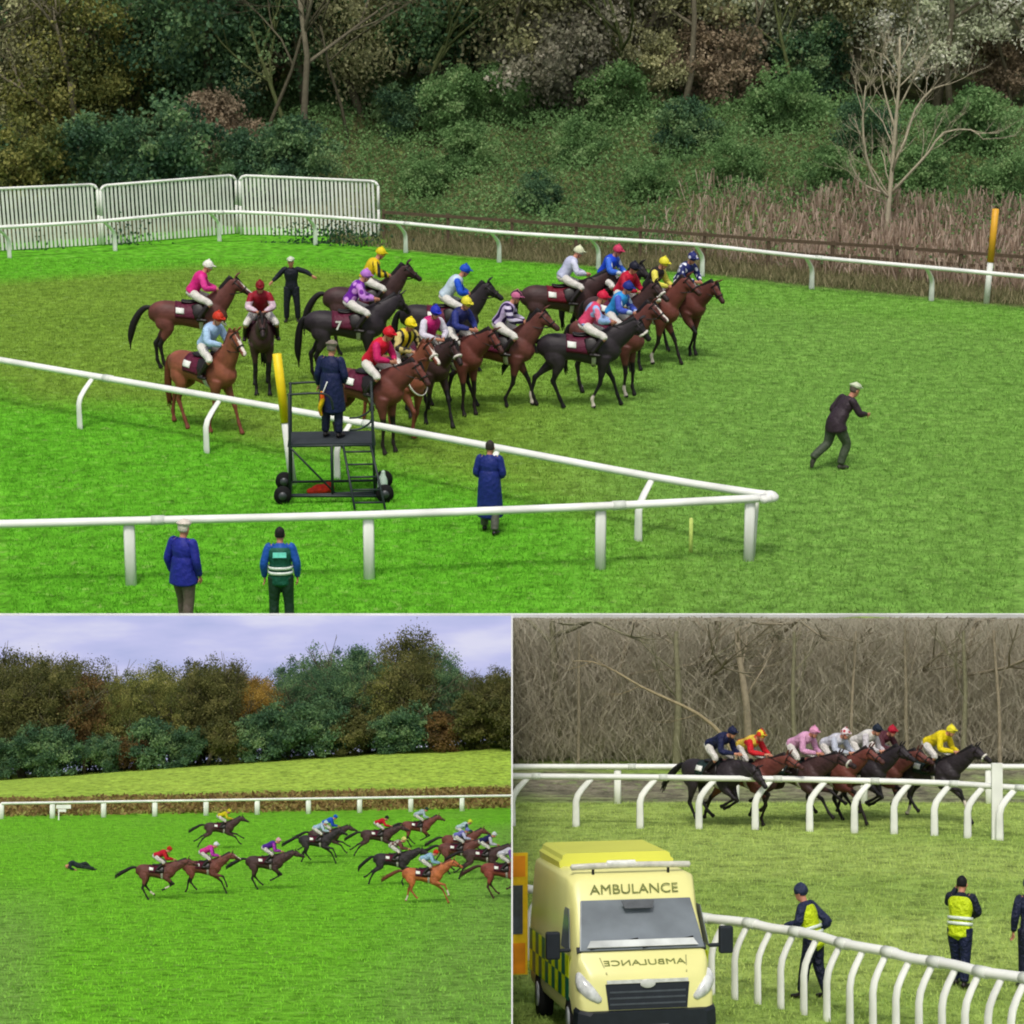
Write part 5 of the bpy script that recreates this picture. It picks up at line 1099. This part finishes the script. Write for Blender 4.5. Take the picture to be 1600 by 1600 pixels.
bm = bmesh.new(); quad(bm, [(-.83, -.20, 1.99), (-.83, .20, 1.99), (-.925, .24, 2.10), (-.925, -.24, 2.10)], .012)
o = obj('inner_mirror', bm, plain((84, 88, 92), .4), root); o.location = (.10, 0, .04)
bm = bmesh.new(); quad(bm, [(-.34, -.80, 1.49), (-.34, .80, 1.49), (-.42, .74, 1.585), (-.42, -.74, 1.585)], .01); o = obj('dashboard_highlight', bm, plain((206, 210, 208), .5, var=.35, scale=2.0), root)  # pale strip over the glass: highlights along the dash put into the colour
for y in (-.62, .62):
    bm = bmesh.new(); bar(bm, (-.34, y, 1.335), (.02, y * .92, 1.125), .014, .012, (0, 1, 0)); obj('bonnet_seam', bm, plain((150, 150, 100), .6), root)
bm = bmesh.new(); box(bm, (-.47, 0, 1.445), (.10, 1.86, .04), Matrix.Rotation(R(45), 3, 'Y')); obj('scuttle', bm, TRIM, root)
for y0, y1 in ((-.75, -.05), (.0, .75)):
    bm = bmesh.new(); bar(bm, (-.36, y0, 1.47), (-.50, y1, 1.60), .03, .02, (1, 0, 0)); obj('wiper', bm, BLACK, root)
bm = bmesh.new(); quad(bm, [(.125, -.56, .60), (.125, .56, .60), (.07, .60, .98), (.07, -.60, .98)], .012); gr = obj('grille', bm, TRIM, root)
for z in (.68, .77, .86):
    bm = bmesh.new(); box(bm, (.135 - (z - .6) * .14, 0, z), (.03, 1.08, .025)); obj('grille_bar', bm, plain((70, 76, 84), .3, .6), gr)
bm = bmesh.new(); box(bm, (.09, 0, 1.015), (.05, 1.16, .05)); ball(bm, (.12, 0, .98), .03, .11, .07); obj('chrome_strip', bm, plain((210, 212, 206), .25, .6), root)
bm = bmesh.new(); hull(bm, [(-.25, [(.99, .20), (1.01, .35), (1.01, .58), (.98, .62)]), (.05, [(.96, .18), (.99, .35), (.98, .56), (.95, .60)]), (.18, [(.80, .18), (.84, .32), (.83, .52), (.78, .57)])]); bp = obj('bumper', bm, TRIM, root)
bm = bmesh.new(); box(bm, (.19, 0, .30), (.03, .56, .12)); obj('number_plate', bm, plain((206, 214, 216), .4), root)
for s in (1, -1):
    bm = bmesh.new(); loft(bm, [(V((-.30, .92 * s, 1.10)), .05, .06), (V((-.12, .90 * s, .98)), .09, .13), (V((.05, .80 * s, .84)), .09, .13), (V((.10, .68 * s, .74)), .05, .07)], side=(0, 1, 0), n=12)
    obj('headlight', tomesh(bm), plain((214, 216, 214), .15, .8, var=.3), root)
    bm = bmesh.new(); box(bm, (.14, .66 * s, .40), (.05, .22, .12)); obj('fog_light', bm, BLACK, root)
    bm = bmesh.new(); box(bm, (-.62, 1.25 * s, 1.52), (.16, .20, .42)); box(bm, (-.62, 1.10 * s, 1.44), (.08, .22, .06)); mr = obj('mirror', bm, TRIM, root)
    m_ = mr.modifiers.new('b', 'BEVEL'); m_.width = .03; m_.segments = 2
    bm = bmesh.new(); sy = 1.004 * s; pts = [(-.62, sy, 1.42), (-1.55, sy, 1.42), (-1.55, sy * .945, 2.02), (-1.10, sy * .945, 2.02)]; quad(bm, pts if s > 0 else pts[::-1], .01); obj('side_window', bm, GL, root)
    for k in range(12):
        for r_ in range(2):
            x0 = -.75 - k * .37; yy = 1.006 * s; pts = [(x0, yy, .66 + r_ * .34), (x0 - .37, yy, .66 + r_ * .34), (x0 - .37, yy, 1.0 + r_ * .34), (x0, yy, 1.0 + r_ * .34)]
            bm = bmesh.new(); quad(bm, pts if s > 0 else pts[::-1], .004); obj('livery_square', bm, plain((214, 232, 20), .4) if (k + r_) % 2 else plain((30, 112, 82), .4), root)
    for x in (-.85, -4.25):
        bm = bmesh.new(); loft(bm, [(V((x, .80 * s, .36)), .36, .36), (V((x, 1.0 * s, .36)), .36, .36)], side=(1, 0, 0), n=24, sub=1, cap=.02); wh = obj('wheel', tomesh(bm), TYRE, root)
        bm = bmesh.new(); loft(bm, [(V((x, .99 * s, .36)), .2, .2), (V((x, 1.015 * s, .36)), .2, .2)], side=(1, 0, 0), n=16, sub=1, cap=.02); obj('rim', tomesh(bm), plain((150, 154, 156), .3, .6), wh)
        pass
# bar of lights on the cab roof, and opened orange-marked side door
bm = bmesh.new(); loft(bm, [(V((-1.5, -.86, 2.62)), .06, .05), (V((-1.45, 0, 2.64)), .07, .05), (V((-1.5, .86, 2.62)), .06, .05)], side=(1, 0, 0), n=10); lb = obj('light_bar', tomesh(bm), plain((206, 204, 190), .3, .5), root)
bm = bmesh.new(); loft(bm, [(V((-1.44, -.35, 2.67)), .06, .05), (V((-1.44, .05, 2.67)), .06, .05)], side=(1, 0, 0), n=10); obj('lamp_cover', tomesh(bm), plain((236, 236, 230), .2, .6), lb)
for s in (.55, -.55):
    bm = bmesh.new(); rod(bm, (-1.5, s, 2.50), (-1.5, s, 2.62), .02); obj('bracket', bm, BLACK, lb)
dr = bmesh.new(); box(dr, (-5.33, -1.46, 1.55), (.06, .88, 2.0)); dd = obj('rear_door', dr, plain((236, 196, 30), .4, var=.1), root)
bm = bmesh.new(); box(bm, (-5.29, -1.46, 1.62), (.03, .72, .8)); obj('door_window', bm, plain((70, 76, 84), .2, .6), dd)
for z, h in ((2.33, .34), (.82, .5)):
    bm = bmesh.new(); box(bm, (-5.292, -1.46, z), (.012, .80, h)); obj('orange_panel', bm, plain((238, 150, 30), .4, var=.2, scale=3.0), dd)
def text_mesh(s_, size, off=.0):
    cu = bpy.data.curves.new('txt', 'FONT'); cu.body = s_; cu.size = size; cu.align_x = 'CENTER'; cu.align_y = 'CENTER'; cu.extrude = .004; cu.offset = off
    to = bpy.data.objects.new('t', cu); COL.objects.link(to); me = bpy.data.meshes.new_from_object(to.evaluated_get(bpy.context.evaluated_depsgraph_get())); bpy.data.objects.remove(to); return me
TXT = plain((120, 128, 66), .5)
def put_text(me, c, xdir, ydir, name, mat, parent):
    xd = V(xdir).normalized(); yd = V(ydir).normalized(); zd = xd.cross(yd); o = obj(name, me, mat, parent); mt = Matrix((xd, yd, zd)).transposed().to_4x4(); mt.translation = V(c); o.matrix_local = mt
put_text(text_mesh('AMBULANCE', .22), (-1.165, 0, 2.29), (0, 1, 0), (-.45, 0, .89), 'lettering', TXT, root)
me = text_mesh('AMBULANCE', .20)
for v in me.vertices: v.co.x *= -1
put_text(me, (-.19, 0, 1.262), (0, 1, 0), (-.87, 0, .48), 'lettering', TXT, root)

# ------------------------------------------------------------------ cut the two lower grounds clean at the partition
bpy.context.view_layer.update()
def cut(roots, sgn, x0):
    for r_ in roots:
        todo = []
        def walk(o):
            for c in list(o.children): walk(c)
            todo.append(o)
        walk(r_)
        for o in todo:
            if o.type != 'MESH': continue
            xs = [(o.matrix_world @ V(c)).x * sgn for c in o.bound_box]
            if min(xs) > x0: continue
            if max(xs) <= x0:
                if o.children: continue
                bpy.data.objects.remove(o); continue
            me = o.data.copy(); b_ = bmesh.new(); b_.from_mesh(me); inv = o.matrix_world.inverted(); co_ = inv @ V((x0 * sgn, 0, 0)); no_ = (o.matrix_world.to_3x3().transposed() @ V((sgn, 0, 0))).normalized()
            bmesh.ops.bisect_plane(b_, geom=b_.verts[:] + b_.edges[:] + b_.faces[:], plane_co=co_, plane_no=no_, clear_inner=True)
            b_.to_mesh(me); b_.free(); mt = o.material_slots[0].material; o.data = me; o.material_slots[0].link = 'OBJECT'; o.material_slots[0].material = mt
        if r_.type == 'EMPTY' and not any(c.type == 'MESH' for c in r_.children_recursive): bpy.data.objects.remove(r_)
cut(LEFT_BOARD, -1, .004); cut(RIGHT_BOARD, 1, .004)
